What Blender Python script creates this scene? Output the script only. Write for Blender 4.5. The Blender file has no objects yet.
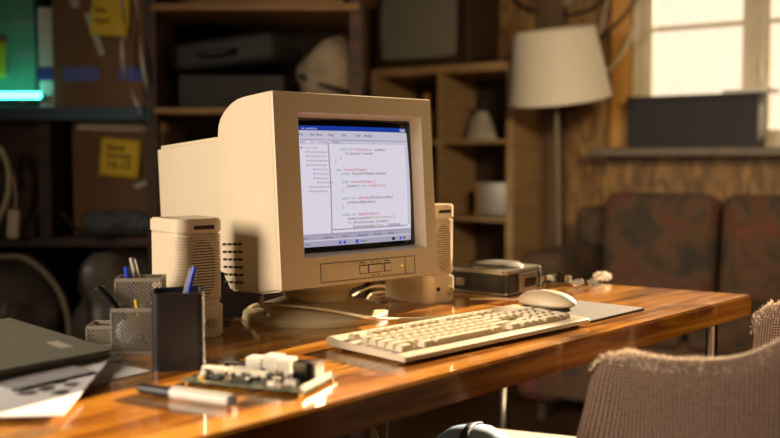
import bpy, bmesh, math, random
from mathutils import Vector, Matrix, Euler
random.seed(4)
R = math.radians
PI = math.pi

# ------------------------------------------------------------------ camera, world, lights, exposure
FOC = 925.0; PITCH = R(3.65); CAMZ = 1.03; DESKZ = 0.74
scene = bpy.context.scene
col = scene.collection
cam_d = bpy.data.cameras.new('camera'); cam = bpy.data.objects.new('camera', cam_d); col.objects.link(cam)
cam.location = (0, 0, CAMZ); cam.rotation_euler = (PI/2 - PITCH, 0, 0)
cam_d.sensor_width = 36; cam_d.lens = FOC/780*36
cam_d.dof.use_dof = True; cam_d.dof.focus_distance = 1.62; cam_d.dof.aperture_fstop = 2.2
cam_d.clip_start = 0.05
scene.camera = cam
scene.view_settings.view_transform = 'Standard'; scene.view_settings.look = 'None'
scene.view_settings.exposure = 0.0; scene.view_settings.gamma = 1.0
scene.view_settings.use_curve_mapping = False

world = bpy.data.worlds.new('world'); scene.world = world; world.use_nodes = True
bg = world.node_tree.nodes['Background']
bg.inputs[0].default_value = (1.0, 0.91, 0.76, 1); bg.inputs[1].default_value = 0.78

def light(name, kind, loc, aim, energy, color, **kw):
    d = bpy.data.lights.new(name, kind); o = bpy.data.objects.new(name, d); col.objects.link(o)
    o.location = loc; d.energy = energy; d.color = color
    o.rotation_euler = (Vector(aim)-Vector(loc)).to_track_quat('-Z', 'Y').to_euler()
    for k, v in kw.items(): setattr(d, k, v)
    return o
SUN_AZ = Vector((0.58, 0.815)); SUN_EL = R(17)
sd = Vector((SUN_AZ.x*math.cos(SUN_EL), SUN_AZ.y*math.cos(SUN_EL), math.sin(SUN_EL)))
light('sun', 'SUN', sd*6, (0, 0, 0), 30.0, (1.0, 0.74, 0.47), angle=R(0.7))
light('fill_softbox_left', 'AREA', (-2.1, 0.25, 1.6), (0.0, 1.62, 0.9), 20, (1.0, 0.83, 0.67), shape='RECTANGLE', size=1.0, size_y=1.0, spread=R(80))  # unseen softbox filling from the left, no window there
light('fill_behind', 'AREA', (1.2, -1.4, 2.2), (0.2, 1.7, 0.8), 3.4, (1.0, 0.72, 0.46), shape='RECTANGLE', size=1.6, size_y=1.2)  # added fill lamp behind the camera, not daylight
light('fill_rear', 'AREA', (0.9, -1.6, 2.35), (1.3, 4.0, 1.1), 9, (1.0, 0.76, 0.46), shape='RECTANGLE', size=1.0, size_y=0.5, spread=R(45))  # added lamp to brighten sofa, wall and shelf unit

# ------------------------------------------------------------------ measuring helpers
def ray(px, py):
    a = (px-390)/FOC; b = -(py-219)/FOC
    c, s = math.cos(PITCH), math.sin(PITCH)
    return Vector((a, c + b*s, -s + b*c))
def at(px, py, Y):
    d = ray(px, py); return Vector((0, 0, CAMZ)) + d*(Y/d.y)
def D(px, py, z=0.0):
    d = ray(px, py); t = (DESKZ+z-CAMZ)/d.z; return Vector((0, 0, CAMZ)) + d*t

# ------------------------------------------------------------------ materials
def lin(c):
    if isinstance(c, str):
        c = tuple(int(c[i:i+2], 16)/255 for i in (0, 2, 4))
    return tuple((x/12.92 if x <= 0.04045 else ((x+0.055)/1.055)**2.4) for x in c) + (1,)
def base(name):
    m = bpy.data.materials.new(name); m.use_nodes = True
    return m, m.node_tree.nodes, m.node_tree.links, m.node_tree.nodes['Principled BSDF']
def mat(name, color, rough=0.5, metal=0.0, var=0.12, scale=20, bump=0.0, bscale=200, coat=0.0, trans=0.0, sheen=0.0, alpha=1.0):
    m, N, L, p = base(name)
    c = lin(color)
    p.inputs['Roughness'].default_value = rough; p.inputs['Metallic'].default_value = metal
    p.inputs['Coat Weight'].default_value = coat; p.inputs['Transmission Weight'].default_value = trans
    p.inputs['Sheen Weight'].default_value = sheen; p.inputs['Alpha'].default_value = alpha
    tc = N.new('ShaderNodeTexCoord')
    if var > 0:
        n = N.new('ShaderNodeTexNoise'); n.inputs['Scale'].default_value = scale; n.inputs['Detail'].default_value = 4
        r = N.new('ShaderNodeValToRGB'); r.color_ramp.elements[0].position = .3; r.color_ramp.elements[1].position = .7
        r.color_ramp.elements[0].color = tuple(x*(1-var) for x in c[:3])+(1,); r.color_ramp.elements[1].color = tuple(min(1, x*(1+var)) for x in c[:3])+(1,)
        L.new(tc.outputs['Object'], n.inputs['Vector']); L.new(n.outputs['Fac'], r.inputs['Fac']); L.new(r.outputs['Color'], p.inputs['Base Color'])
    else: p.inputs['Base Color'].default_value = c
    if bump > 0:
        n2 = N.new('ShaderNodeTexNoise'); n2.inputs['Scale'].default_value = bscale
        b = N.new('ShaderNodeBump'); b.inputs['Strength'].default_value = bump; b.inputs['Distance'].default_value = .002
        L.new(tc.outputs['Object'], n2.inputs['Vector']); L.new(n2.outputs['Fac'], b.inputs['Height']); L.new(b.outputs['Normal'], p.inputs['Normal'])
    return m
def emis(name, color, s=1.0):
    m, N, L, p = base(name)
    p.inputs['Base Color'].default_value = (0, 0, 0, 1); p.inputs['Roughness'].default_value = .25
    p.inputs['Emission Color'].default_value = lin(color); p.inputs['Emission Strength'].default_value = s
    return m
def ramp(N, stops):
    r = N.new('ShaderNodeValToRGB'); e = r.color_ramp.elements
    e[0].position, e[0].color = stops[0][0], lin(stops[0][1]); e[1].position, e[1].color = stops[-1][0], lin(stops[-1][1])
    for p_, c_ in stops[1:-1]:
        k = e.new(p_); k.color = lin(c_)
    return r
def mapping(N, L, coord='Object', scale=(1, 1, 1), rot=(0, 0, 0)):
    tc = N.new('ShaderNodeTexCoord'); mp = N.new('ShaderNodeMapping')
    mp.inputs['Scale'].default_value = scale; mp.inputs['Rotation'].default_value = rot
    L.new(tc.outputs[coord], mp.inputs['Vector']); return mp
def wood(name, stops, scale=(3, 40, 40), rough=.4, coat=0.0, bump=.1, wear=None):
    m, N, L, p = base(name)
    mp = mapping(N, L, scale=scale)
    n = N.new('ShaderNodeTexNoise'); n.inputs['Scale'].default_value = 1.0; n.inputs['Detail'].default_value = 6; n.inputs['Distortion'].default_value = 1.2
    L.new(mp.outputs[0], n.inputs['Vector'])
    r = ramp(N, stops); L.new(n.outputs['Fac'], r.inputs['Fac'])
    out = r.outputs['Color']
    p.inputs['Roughness'].default_value = rough; p.inputs['Coat Weight'].default_value = coat; p.inputs['Coat Roughness'].default_value = .22
    if wear:
        n2 = N.new('ShaderNodeTexNoise'); n2.inputs['Scale'].default_value = 14; n2.inputs['Detail'].default_value = 8
        tc = N.new('ShaderNodeTexCoord'); L.new(tc.outputs['Object'], n2.inputs['Vector'])
        r2 = ramp(N, [(.60, '000000'), (.72, 'ffffff')]); L.new(n2.outputs['Fac'], r2.inputs['Fac'])
        mx = N.new('ShaderNodeMixRGB'); mx.inputs['Color2'].default_value = lin(wear)
        L.new(r2.outputs['Color'], mx.inputs['Fac']); L.new(out, mx.inputs['Color1']); out = mx.outputs['Color']
        r3 = ramp(N, [(.35, '2a2a2a'), (.75, '8a8a8a')]); L.new(n2.outputs['Fac'], r3.inputs['Fac'])
        L.new(r3.outputs['Color'], p.inputs['Roughness'])
    L.new(out, p.inputs['Base Color'])
    b = N.new('ShaderNodeBump'); b.inputs['Strength'].default_value = bump; b.inputs['Distance'].default_value = .002
    L.new(n.outputs['Fac'], b.inputs['Height']); L.new(b.outputs['Normal'], p.inputs['Normal'])
    return m

M = {}
M['desk'] = wood('varnished_desk_wood', [(.25, '3a2009'), (.42, '804a12'), (.55, 'b07220'), (.75, 'd09438')], scale=(2.2, 26, 26), rough=.38, coat=.6, bump=.08, wear='b98a55')
M['beige'] = mat('aged_beige_plastic', 'cfc0a3', .42, var=.03, scale=6, bump=.12, bscale=900)
M['beige_dark'] = mat('darker_beige_plastic', 'b5a47e', .45, var=.03, scale=6, bump=.1, bscale=900)  # darker beige for monitor base, swivel and volume knobs
M['key'] = mat('keycap_plastic', 'cdbfa4', .4, var=.03, scale=30)
M['vent_dark'] = mat('dark_vent_gap', '241d14', .7, var=0)
M['line'] = mat('grey_print', '5a4f3c', .6, var=0)
M['black'] = mat('black_plastic', '17161a', .42, var=.1, scale=40, bump=.1, bscale=700)
M['black_gloss'] = mat('glossy_black_plastic', '101012', .15, var=0)
M['silver'] = mat('silver_plastic', '9c968a', .32, .7, var=.05)
M['dark_grey'] = mat('dark_grey_plastic', '37332e', .4, var=.05)
M['teal_lit'] = mat('teal_lit_white_box', '5f9c84', .5, var=.15, scale=8)  # white box with the tube's teal glow put into its colour
M['chrome'] = mat('brushed_steel_tube', 'b9b6b0', .25, 1.0, var=.04)
M['steel'] = mat('grey_wire_mesh', 'a8a090', .4, .5, var=.05)
M['white'] = mat('white_plastic', 'e2dccb', .4, var=.03)
M['cable_beige'] = mat('beige_cable_sleeve', 'c9b58a', .5, var=.04)
M['cable_black'] = mat('black_cable_sleeve', '15120f', .5, var=0)
M['cable_white'] = mat('pale_cable_sleeve', 'c4b594', .5, var=.05)
M['blue'] = mat('blue_pen_plastic', '1e3fb0', .3, var=.03)
M['clear'] = mat('clear_pen_plastic', 'c9c4b8', .2, var=0, trans=.5)
M['yellow_pencil'] = mat('yellow_pencil_paint', 'd3b028', .4, var=.03)
M['pad'] = mat('dark_mousepad_cloth', '322c23', .9, var=.1, scale=60, bump=.3, bscale=1500)
M['folder'] = mat('grey_green_card', '6d6a58', .75, var=.06, scale=30, bump=.2, bscale=600)
M['sticker'] = mat('pale_sticker', 'b8ae98', .6, var=.03)
M['paper'] = mat('white_paper', 'dcdad6', .8, var=.04, scale=8)
M['paper_grey'] = mat('grey_print_on_paper', '9b9a98', .8, var=.1, scale=40)
M['paper_ink'] = mat('dark_print_on_paper', '3a2c28', .8, var=.3, scale=60)
M['pcb'] = mat('green_circuit_board', '565a44', .4, var=.35, scale=90)
M['gold'] = mat('brass_contacts', 'c39a4a', .3, 1.0, var=.1)
M['cream'] = mat('cream_connector', 'ded4bc', .45, var=.04)
M['green'] = mat('green_connector', '7f9a52', .45, var=.05)
M['lens'] = mat('clear_lens', 'f0eee8', .05, var=0, trans=1.0)
M['shade'] = mat('linen_lampshade', 'ece2cc', .85, var=.05, scale=50, bump=.25, bscale=260)
M['yellow_note'] = mat('yellow_sticky_note', 'd9b62a', .75, var=.06)
M['ink'] = mat('note_ink', '3c3420', .8, var=0)
M['cardboard'] = mat('brown_cardboard', '705338', .85, var=.14, scale=5, bump=.2, bscale=80)
M['cardboard_dark'] = mat('old_cardboard', '6e4f31', .85, var=.14, scale=5, bump=.2, bscale=80)
M['tape_blue'] = mat('blue_tape', '1d3b96', .5, var=.05)
M['tape_clear'] = mat('shiny_packing_tape', 'a08458', .25, var=.2, scale=40)
M['ribbon'] = mat('pale_ribbon', 'a09a88', .5, var=.1)
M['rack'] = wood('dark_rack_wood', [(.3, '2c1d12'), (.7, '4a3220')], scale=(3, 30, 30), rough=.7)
M['plank'] = wood('raw_plank', [(.3, '6d4c2b'), (.7, '93703f')], scale=(3, 30, 30), rough=.7)
M['rack_teal'] = mat('dark_teal_shelf_board', '1f4450', .6, var=.15)  # dark teal tone of the left shelf board
M['shelf'] = wood('birch_shelf_unit', [(.3, 'a08058'), (.7, 'bb9a6c')], scale=(2, 2, 20), rough=.55)
M['wall_dark'] = mat('dark_timber_wall', '3f2d1f', .85, var=.25, scale=6, bump=.4, bscale=20)
M['frame_white'] = mat('window_frame_paint', 'cfc3a8', .5, var=.05)
M['post'] = wood('pine_window_post', [(.3, 'a8752c'), (.7, 'd09a48')], scale=(20, 20, 2), rough=.6)
M['sill'] = mat('grey_sill_paint', '6e6353', .6, var=.12)
M['floor'] = wood('floor_planks', [(.3, '3a2818'), (.7, '5c4128')], scale=(2, 18, 18), rough=.5)
M['ceiling'] = mat('ceiling_board', '54402c', .9, var=.1)
M['case_black'] = mat('dark_case_fabric', '1b1815', .7, var=.2, bump=.3, bscale=300)
M['bag'] = mat('wrapped_grey_cloth', '84745c', .7, var=.35, scale=9, bump=.5, bscale=30)
M['tvbody'] = mat('dark_television_case', '3a2a1c', .5, var=.1)
M['tvscreen'] = mat('grey_television_glass', '8c8a80', .15, var=.04, coat=.6)
M['bluecloth'] = mat('dark_blue_cloth', '252848', .8, var=.2)
M['whitecloth'] = mat('white_cloth', 'b0a898', .85, var=.15)
M['palebag'] = mat('translucent_bag_plastic', '6a6258', .35, var=.3, scale=10, bump=.6, bscale=40)
M['pet'] = mat('dusty_clear_bottle_plastic', '7f8a90', .2, var=.15, trans=.45)
M['orange'] = mat('orange_cap', 'd07a20', .4, var=0)
M['paleblue'] = mat('pale_blue_fabric', '7da2c6', .7, var=.2, scale=12, bump=.3)
M['navy'] = mat('navy_band', '1f2838', .6, var=.05)
M['leather_box'] = mat('black_box_leatherette', '15110d', .6, var=.25, scale=12, bump=.3, bscale=90)
M['duct'] = mat('grey_painted_cable', '8f836b', .6, var=.05)
def clearglass(name, tint, dust):
    m, N, L, p = base(name)
    p.inputs['Base Color'].default_value = lin(tint); p.inputs['Roughness'].default_value = .08
    tr = N.new('ShaderNodeBsdfTransparent'); tl = N.new('ShaderNodeBsdfTranslucent'); tl.inputs[0].default_value = lin(tint)
    a = N.new('ShaderNodeMixShader'); a.inputs[0].default_value = .5; L.new(p.outputs[0], a.inputs[1]); L.new(tl.outputs[0], a.inputs[2])
    n = N.new('ShaderNodeTexNoise'); n.inputs['Scale'].default_value = 7; n.inputs['Detail'].default_value = 5
    mr = N.new('ShaderNodeMapRange'); mr.inputs['To Min'].default_value = dust*.6; mr.inputs['To Max'].default_value = dust*1.4
    L.new(n.outputs['Fac'], mr.inputs['Value'])
    x = N.new('ShaderNodeMixShader'); L.new(mr.outputs[0], x.inputs[0]); L.new(tr.outputs[0], x.inputs[1]); L.new(a.outputs[0], x.inputs[2])
    L.new(x.outputs[0], N['Material Output'].inputs['Surface']); return m
M['dirtyglass'] = clearglass('dusty_window_glass', 'f4e6cc', .06)
M['film'] = clearglass('crumpled_clear_film', 'e4dccc', .55)
M['lens'] = clearglass('clear_lens', 'f4f0e8', .06)
M['pet'] = clearglass('dusty_clear_bottle_plastic', '7f8a90', .6)

# OSB
def osb():
    m, N, L, p = base('oriented_strand_board')
    mp = mapping(N, L, scale=(26, 26, 7), rot=(0.1, 0.25, .2))
    n0 = N.new('ShaderNodeTexNoise'); n0.inputs['Scale'].default_value = 2.5
    mixv = N.new('ShaderNodeMixRGB'); mixv.inputs['Fac'].default_value = .25
    L.new(mp.outputs[0], n0.inputs['Vector']); L.new(mp.outputs[0], mixv.inputs['Color1']); L.new(n0.outputs['Color'], mixv.inputs['Color2'])
    v = N.new('ShaderNodeTexVoronoi'); v.inputs['Scale'].default_value = 2.2; L.new(mixv.outputs[0], v.inputs['Vector'])
    sep = N.new('ShaderNodeSeparateColor'); L.new(v.outputs['Color'], sep.inputs[0])
    r = ramp(N, [(.0, '664a26'), (.4, '7a5a30'), (.75, '8a673a'), (1.0, '9f7a44')]); L.new(sep.outputs[0], r.inputs['Fac'])
    L.new(r.outputs['Color'], p.inputs['Base Color']); p.inputs['Roughness'].default_value = .6
    b = N.new('ShaderNodeBump'); b.inputs['Strength'].default_value = .4; b.inputs['Distance'].default_value = .004
    L.new(sep.outputs[1], b.inputs['Height']); L.new(b.outputs['Normal'], p.inputs['Normal'])
    return m
M['osb'] = osb(); M['wall_brown'] = wood('brown_boarding', [(.3, '5a4330'), (.7, '6f553c')], scale=(20, 20, 2), rough=.7)
def tweed():
    m, N, L, p = base('brown_tweed_fabric')
    tc = N.new('ShaderNodeTexCoord')
    outs = []
    for rot in (0, PI/2):
        mp = N.new('ShaderNodeMapping'); mp.inputs['Rotation'].default_value = (0, 0, rot); L.new(tc.outputs['UV'], mp.inputs['Vector'])
        w = N.new('ShaderNodeTexWave'); w.inputs['Scale'].default_value = 66; w.inputs['Distortion'].default_value = .25; w.inputs['Detail'].default_value = 1
        L.new(mp.outputs[0], w.inputs['Vector']); outs.append(w)
    mul = N.new('ShaderNodeMath'); mul.operation = 'ADD'; L.new(outs[0].outputs['Fac'], mul.inputs[0]); L.new(outs[1].outputs['Fac'], mul.inputs[1])
    n = N.new('ShaderNodeTexNoise'); n.inputs['Scale'].default_value = 300; L.new(tc.outputs['UV'], n.inputs['Vector'])
    m2 = N.new('ShaderNodeMath'); m2.operation = 'MULTIPLY'; m2.inputs[1].default_value = .34; L.new(mul.outputs[0], m2.inputs[0])
    m3 = N.new('ShaderNodeMath'); m3.operation = 'MULTIPLY_ADD'; m3.inputs[1].default_value = .5; L.new(n.outputs['Fac'], m3.inputs[0]); L.new(m2.outputs[0], m3.inputs[2])
    r = ramp(N, [(.40, '160d0a'), (.5, '4a332a'), (.62, '8c705e')]); L.new(m3.outputs[0], r.inputs['Fac'])
    L.new(r.outputs['Color'], p.inputs['Base Color']); p.inputs['Roughness'].default_value = .95
    p.inputs['Sheen Weight'].default_value = .5; p.inputs['Sheen Roughness'].default_value = .4; p.inputs['Sheen Tint'].default_value = lin('e8c9a0')
    b = N.new('ShaderNodeBump'); b.inputs['Strength'].default_value = .9; b.inputs['Distance'].default_value = .003
    L.new(m3.outputs[0], b.inputs['Height']); L.new(b.outputs['Normal'], p.inputs['Normal'])
    return m
M['tweed'] = tweed()
def floral():
    m, N, L, p = base('faded_floral_upholstery')
    mp = mapping(N, L, scale=(1, 1, 1))
    n = N.new('ShaderNodeTexNoise'); n.inputs['Scale'].default_value = 7; n.inputs['Detail'].default_value = 5; n.inputs['Distortion'].default_value = .8
    L.new(mp.outputs[0], n.inputs['Vector'])
    r = ramp(N, [(.34, '36322c'), (.44, '4a3a2a'), (.52, '5c4430'), (.58, '54382a'), (.68, '6a3a2c')]); L.new(n.outputs['Fac'], r.inputs['Fac'])
    L.new(r.outputs['Color'], p.inputs['Base Color']); p.inputs['Roughness'].default_value = .9
    return m
M['floral'] = floral()
E = {'bg': emis('screen_pale', 'dcd6e4', .95), 'panel': emis('screen_panel', 'cfcadc', .85), 'title': emis('screen_title_blue', '1c3fa8', .8),
     'bar': emis('screen_toolbar', 'aea2b8', .75), 'task': emis('screen_taskbar', 'b9b4cc', .75), 'ink': emis('screen_ink', '1c1020', .4), 'red': emis('screen_red', 'c81e34', .9),
     'teal': emis('screen_teal', '5a9aa8', .9), 'blue': emis('screen_blue', '2a56d0', .9), 'olive': emis('screen_olive', '9a9a30', .9), 'grey': emis('screen_grey', '8a8094', .8)}
M['led'] = emis('teal_light_tube', '4dffd8', 9)

# ------------------------------------------------------------------ mesh helpers
def merge(dst, src):
    me = bpy.data.meshes.new('tmp'); src.to_mesh(me); src.free(); dst.from_mesh(me); bpy.data.meshes.remove(me)
def mtx(c=(0, 0, 0), r=(0, 0, 0)):
    return Matrix.Translation(c) @ Euler(r).to_matrix().to_4x4()
def box(bm, c, s, rot=(0, 0, 0), bev=0.0, seg=2, taper=None):
    t = bmesh.new(); bmesh.ops.create_cube(t, size=1)
    for v in t.verts:
        k = 1.0
        if taper is not None and v.co.z > 0: k = taper
        v.co = Vector((v.co.x*s[0]*k, v.co.y*s[1]*k, v.co.z*s[2]))
    if bev > 0: bmesh.ops.bevel(t, geom=list(t.edges), offset=bev, segments=seg, affect='EDGES', profile=.6)
    t.transform(mtx(c, rot)); merge(bm, t)
def cyl(bm, c, r, h, rot=(0, 0, 0), seg=24, r2=None, bev=0.0):
    t = bmesh.new(); bmesh.ops.create_cone(t, cap_ends=True, segments=seg, radius1=r, radius2=r if r2 is None else r2, depth=h)
    if bev > 0:
        ed = [e for e in t.edges if abs(abs(e.verts[0].co.z)-h/2) < 1e-6 and abs(e.verts[0].co.z-e.verts[1].co.z) < 1e-6]
        bmesh.ops.bevel(t, geom=ed, offset=bev, segments=2, affect='EDGES')
    t.transform(mtx(c, rot)); merge(bm, t)
def cylz(bm, a, b, r, seg=16, r2=None):
    a = Vector(a); b = Vector(b); d = b-a
    t = bmesh.new(); bmesh.ops.create_cone(t, cap_ends=True, segments=seg, radius1=r, radius2=r if r2 is None else r2, depth=d.length)
    t.transform(Matrix.Translation((a+b)/2) @ d.to_track_quat('Z', 'Y').to_matrix().to_4x4()); merge(bm, t)
def sphere(bm, c, s, rot=(0, 0, 0), u=20, v=12):
    t = bmesh.new(); bmesh.ops.create_uvsphere(t, u_segments=u, v_segments=v, radius=1)
    for q in t.verts: q.co = Vector((q.co.x*s[0], q.co.y*s[1], q.co.z*s[2]))
    t.transform(mtx(c, rot)); merge(bm, t)
def lathe(bm, prof, c=(0, 0, 0), seg=48, sx=1, sy=1, rot=(0, 0, 0)):
    t = bmesh.new(); rings = []
    for r_, z in prof:
        rings.append([t.verts.new((max(r_, 1e-5)*math.cos(2*PI*k/seg)*sx, max(r_, 1e-5)*math.sin(2*PI*k/seg)*sy, z)) for k in range(seg)])
    for a, b in zip(rings, rings[1:]):
        for k in range(seg): t.faces.new((a[k], a[(k+1) % seg], b[(k+1) % seg], b[k]))
    bmesh.ops.remove_doubles(t, verts=list(t.verts), dist=2e-5)
    t.transform(mtx(c, rot)); merge(bm, t)
def prism(bm, pts, axis, a, b, bev=0.0, seg=2):
    """extrude a polygon of 2D pts along an axis between a and b"""
    t = bmesh.new()
    def P3(p, q): return {'x': (q, p[0], p[1]), 'y': (p[0], q, p[1]), 'z': (p[0], p[1], q)}[axis]
    A = [t.verts.new(P3(p, a)) for p in pts]; B = [t.verts.new(P3(p, b)) for p in pts]
    t.faces.new(A[::-1]); t.faces.new(B); n = len(pts)
    for k in range(n): t.faces.new((A[k], A[(k+1) % n], B[(k+1) % n], B[k]))
    bmesh.ops.recalc_face_normals(t, faces=list(t.faces))
    if bev > 0:
        ed = [e for e in t.edges if e.calc_face_angle(0) > R(25)]
        bmesh.ops.bevel(t, geom=ed, offset=bev, segments=seg, affect='EDGES')
    merge(bm, t)
def tube(bm, pts, r, seg=8, smooth=8):
    P = [Vector(p) for p in pts]; Q = []
    for i in range(len(P)-1):
        p0 = P[max(i-1, 0)]; p1 = P[i]; p2 = P[i+1]; p3 = P[min(i+2, len(P)-1)]
        for k in range(smooth):
            t_ = k/smooth
            Q.append(.5*((2*p1)+(p2-p0)*t_+(2*p0-5*p1+4*p2-p3)*t_**2+(3*p1-p0-3*p2+p3)*t_**3))
    Q.append(P[-1]); rings = []; up = Vector((.13, .2, 1)).normalized()
    for i, q in enumerate(Q):
        d = (Q[min(i+1, len(Q)-1)]-Q[max(i-1, 0)]).normalized()
        s = d.cross(up)
        if s.length < .05: s = d.cross(Vector((1, 0, 0)))
        s.normalize(); w = s.cross(d)
        rings.append([bm.verts.new(q + (s*math.cos(2*PI*k/seg)+w*math.sin(2*PI*k/seg))*r) for k in range(seg)])
    for a, b in zip(rings, rings[1:]):
        for k in range(seg): bm.faces.new((a[k], a[(k+1) % seg], b[(k+1) % seg], b[k]))
    bm.faces.new(rings[0][::-1]); bm.faces.new(rings[-1])
def new(): return bmesh.new()
def obj(name, bm, m, parent=None, smooth=35, **props):
    bmesh.ops.recalc_face_normals(bm, faces=list(bm.faces))
    me = bpy.data.meshes.new(name); bm.to_mesh(me); bm.free()
    me.materials.append(M[m] if isinstance(m, str) else m)
    if smooth:
        for p in me.polygons: p.use_smooth = True
        me.set_sharp_from_angle(angle=R(smooth))
    o = bpy.data.objects.new(name, me); col.objects.link(o)
    if smooth and 24 < len(me.polygons) < 4000: wn = o.modifiers.new('wn', 'WEIGHTED_NORMAL'); wn.keep_sharp = True
    if parent: o.parent = parent
    for k, v in props.items(): o[k] = v
    return o
def thing(name, label, cat, loc=(0, 0, 0), rot=(0, 0, 0), group=None):
    o = bpy.data.objects.new(name, None); col.objects.link(o); o.empty_display_size = .05
    o.location = loc; o.rotation_euler = (0, 0, rot) if isinstance(rot, (int, float)) else tuple(rot)
    o['label'] = label; o['category'] = cat
    if group: o['group'] = group
    return o
def tag(o, label, cat, group=None):
    o['label'] = label; o['category'] = cat
    if group: o['group'] = group
    return o
def struct(name, bm, m, parent=None, **k):
    o = obj(name, bm, m, parent, **k)
    if not parent: o['kind'] = 'structure'
    return o
def dz(v, z): return Vector((v.x, v.y, z))

# ------------------------------------------------------------------ the room
# the window wall: origin W0 on its inner face, u runs to the right along it, n points into the room
W0 = Vector((0.86, 4.62, 0)); WA = math.atan2(-.54, .84); U = Vector((.841, -.541, 0)); NRM = Vector((-.541, -.841, 0))
def W(u, n, z): return W0 + U*u + NRM*n + Vector((0, 0, z))
def wroot(o): o.location = W0; o.rotation_euler = (0, 0, WA); return o    # local x = u, local -y = into the room
OP0, OP1, ZS, ZT = 0.345, 2.24, 1.085, 2.32
b = new()
box(b, ((-1.2+OP0)/2-.0, .06, 1.3), (OP0+1.2, .12, 2.6))
box(b, ((OP0+OP1)/2, .06, ZS/2), (OP1-OP0, .12, ZS)); box(b, ((OP0+OP1)/2, .06, (ZT+2.6)/2), (OP1-OP0, .12, 2.6-ZT))
box(b, ((OP1+4.2)/2, .06, 1.3), (4.2-OP1, .12, 2.6))
wroot(struct('wall_back', b, 'osb'))
b = new(); box(b, (0, 1.6, -.03), (9, 10, .06)); struct('floor', b, 'floor')
b = new(); prism(b, [(W(-1.6, -.1, 0).x, W(-1.6, -.1, 0).y), (W(4.4, -.1, 0).x, W(4.4, -.1, 0).y), (4.56, -3.4), (-4.5, -3.4), (-4.5, 5.9)], 'z', 2.6, 2.66); struct('ceiling', b, 'ceiling')
b = new(); box(b, (-2.2, 3.86, 1.3), (4.1, .1, 2.6)); struct('wall_left', b, 'wall_dark')
b = new(); box(b, (-.2, 4.62, 1.3), (.1, 1.42, 2.6)); struct('wall_middle', b, 'wall_dark')
b = new(); box(b, (4.44, -.45, 1.3), (.1, 5.6, 2.6)); struct('wall_right', b, 'wall_dark')
b = new(); box(b, (0, -3.2, 1.3), (8.9, .1, 2.6)); struct('wall_front', b, 'wall_dark')
b = new(); box(b, (-4.2, .3, 1.3), (.1, 7.1, 2.6)); struct('wall_far_left', b, 'wall_dark')
# window: frame, three sashes with a glazing bar each
win = wroot(bpy.data.objects.new('window_1', None)); col.objects.link(win); win['kind'] = 'structure'
b = new()
box(b, (OP0+.02, .05, (ZS+ZT)/2), (.04, .09, ZT-ZS), bev=.003); box(b, (OP1-.02, .05, (ZS+ZT)/2), (.04, .09, ZT-ZS), bev=.003)
box(b, ((OP0+OP1)/2, .05, ZS+.02), (OP1-OP0-.08, .09, .04), bev=.003); box(b, ((OP0+OP1)/2, .05, ZT-.02), (OP1-OP0-.08, .09, .04), bev=.003)
for x in (.899,): box(b, (x, .05, (ZS+ZT)/2), (.022, .09, ZT-ZS-.08), bev=.003)
obj('window_frame', b, 'frame_white', win)
for x0, x1 in ((.385, .888), (.910, 2.20)):
    b = new(); w_ = .047
    box(b, (x0+w_/2, .045, (ZS+ZT)/2), (w_, .05, ZT-ZS-.08), bev=.004); box(b, (x1-w_/2, .045, (ZS+ZT)/2), (w_, .05, ZT-ZS-.08), bev=.004)
    for z in (ZS+.06, ZT-.06): box(b, ((x0+x1)/2, .045, z), (x1-x0-2*w_, .05, .04), bev=.004)
    box(b, ((x0+x1)/2, .045, 1.645), (x1-x0-2*w_, .03, .02), bev=.003)
    s = obj('window_sash', b, 'frame_white', win)
    b = new(); box(b, ((x0+x1)/2, .05, (ZS+ZT)/2), (x1-x0-2*w_, .003, ZT-ZS-.1)); obj('pane', b, 'dirtyglass', s)
b = new(); box(b, (.93, -.005, 1.43), (.016, .02, .1), bev=.004); box(b, (.93, -.025, 1.46), (.014, .03, .012), bev=.003); obj('window_handle', b, 'white', win)
b = new(); box(b, (1.25, -.07, ZS-.018), (2.1, .25, .036), bev=.004); wroot(struct('trim_1', b, 'sill'))
b = new(); box(b, (-.05, -.03, 1.3), (.13, .05, 2.58), bev=.003); wroot(struct('trim_3', b, 'wall_brown'))
b = new(); box(b, (OP0-.046, -.02, 1.84), (.088, .04, 1.5), bev=.004); wroot(struct('trim_2', b, 'post'))

# ------------------------------------------------------------------ the desk
dk = thing('desk', 'long varnished wooden desk with worn edges on steel tube legs', 'desk', (0, 0, 0))
FR = D(751.8, 294.7); fd = Vector((-.69, -.724, 0)).normalized()      # front edge runs to the lower left
FL = FR + fd*1.75; BR = FR + Vector((-.852, .524, 0))*.585; BL = FL + Vector((-.724, .69, 0))*.56
DANG = math.atan2(-fd.y, -fd.x)
dk.location = (FR.x, FR.y, 0); dk.rotation_euler = (0, 0, DANG)
Minv = Matrix.Rotation(-DANG, 4, 'Z') @ Matrix.Translation((-FR.x, -FR.y, 0))
def dl(v): q = Minv @ Vector((v.x, v.y, 0)); return (q.x, q.y)
b = new(); prism(b, [dl(FR), dl(BR), dl(BL), dl(FL)], 'z', DESKZ-.045, DESKZ, bev=.003); obj('tabletop', b, 'desk', dk)
for p in (at(712, 330, 1.99), Vector((.275, 2.2, 0)), FL+Vector((.02, .12, 0)), BL+Vector((.12, -.02, 0))):
    x, y = dl(p); b = new(); cyl(b, (x, y, (DESKZ-.045)/2+.006), .013, DESKZ-.045-.012, bev=.002); cyl(b, (x, y, .006), .02, .012); cyl(b, (x, y, DESKZ-.049), .03, .008)
    obj('leg', b, 'chrome', dk)

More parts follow.
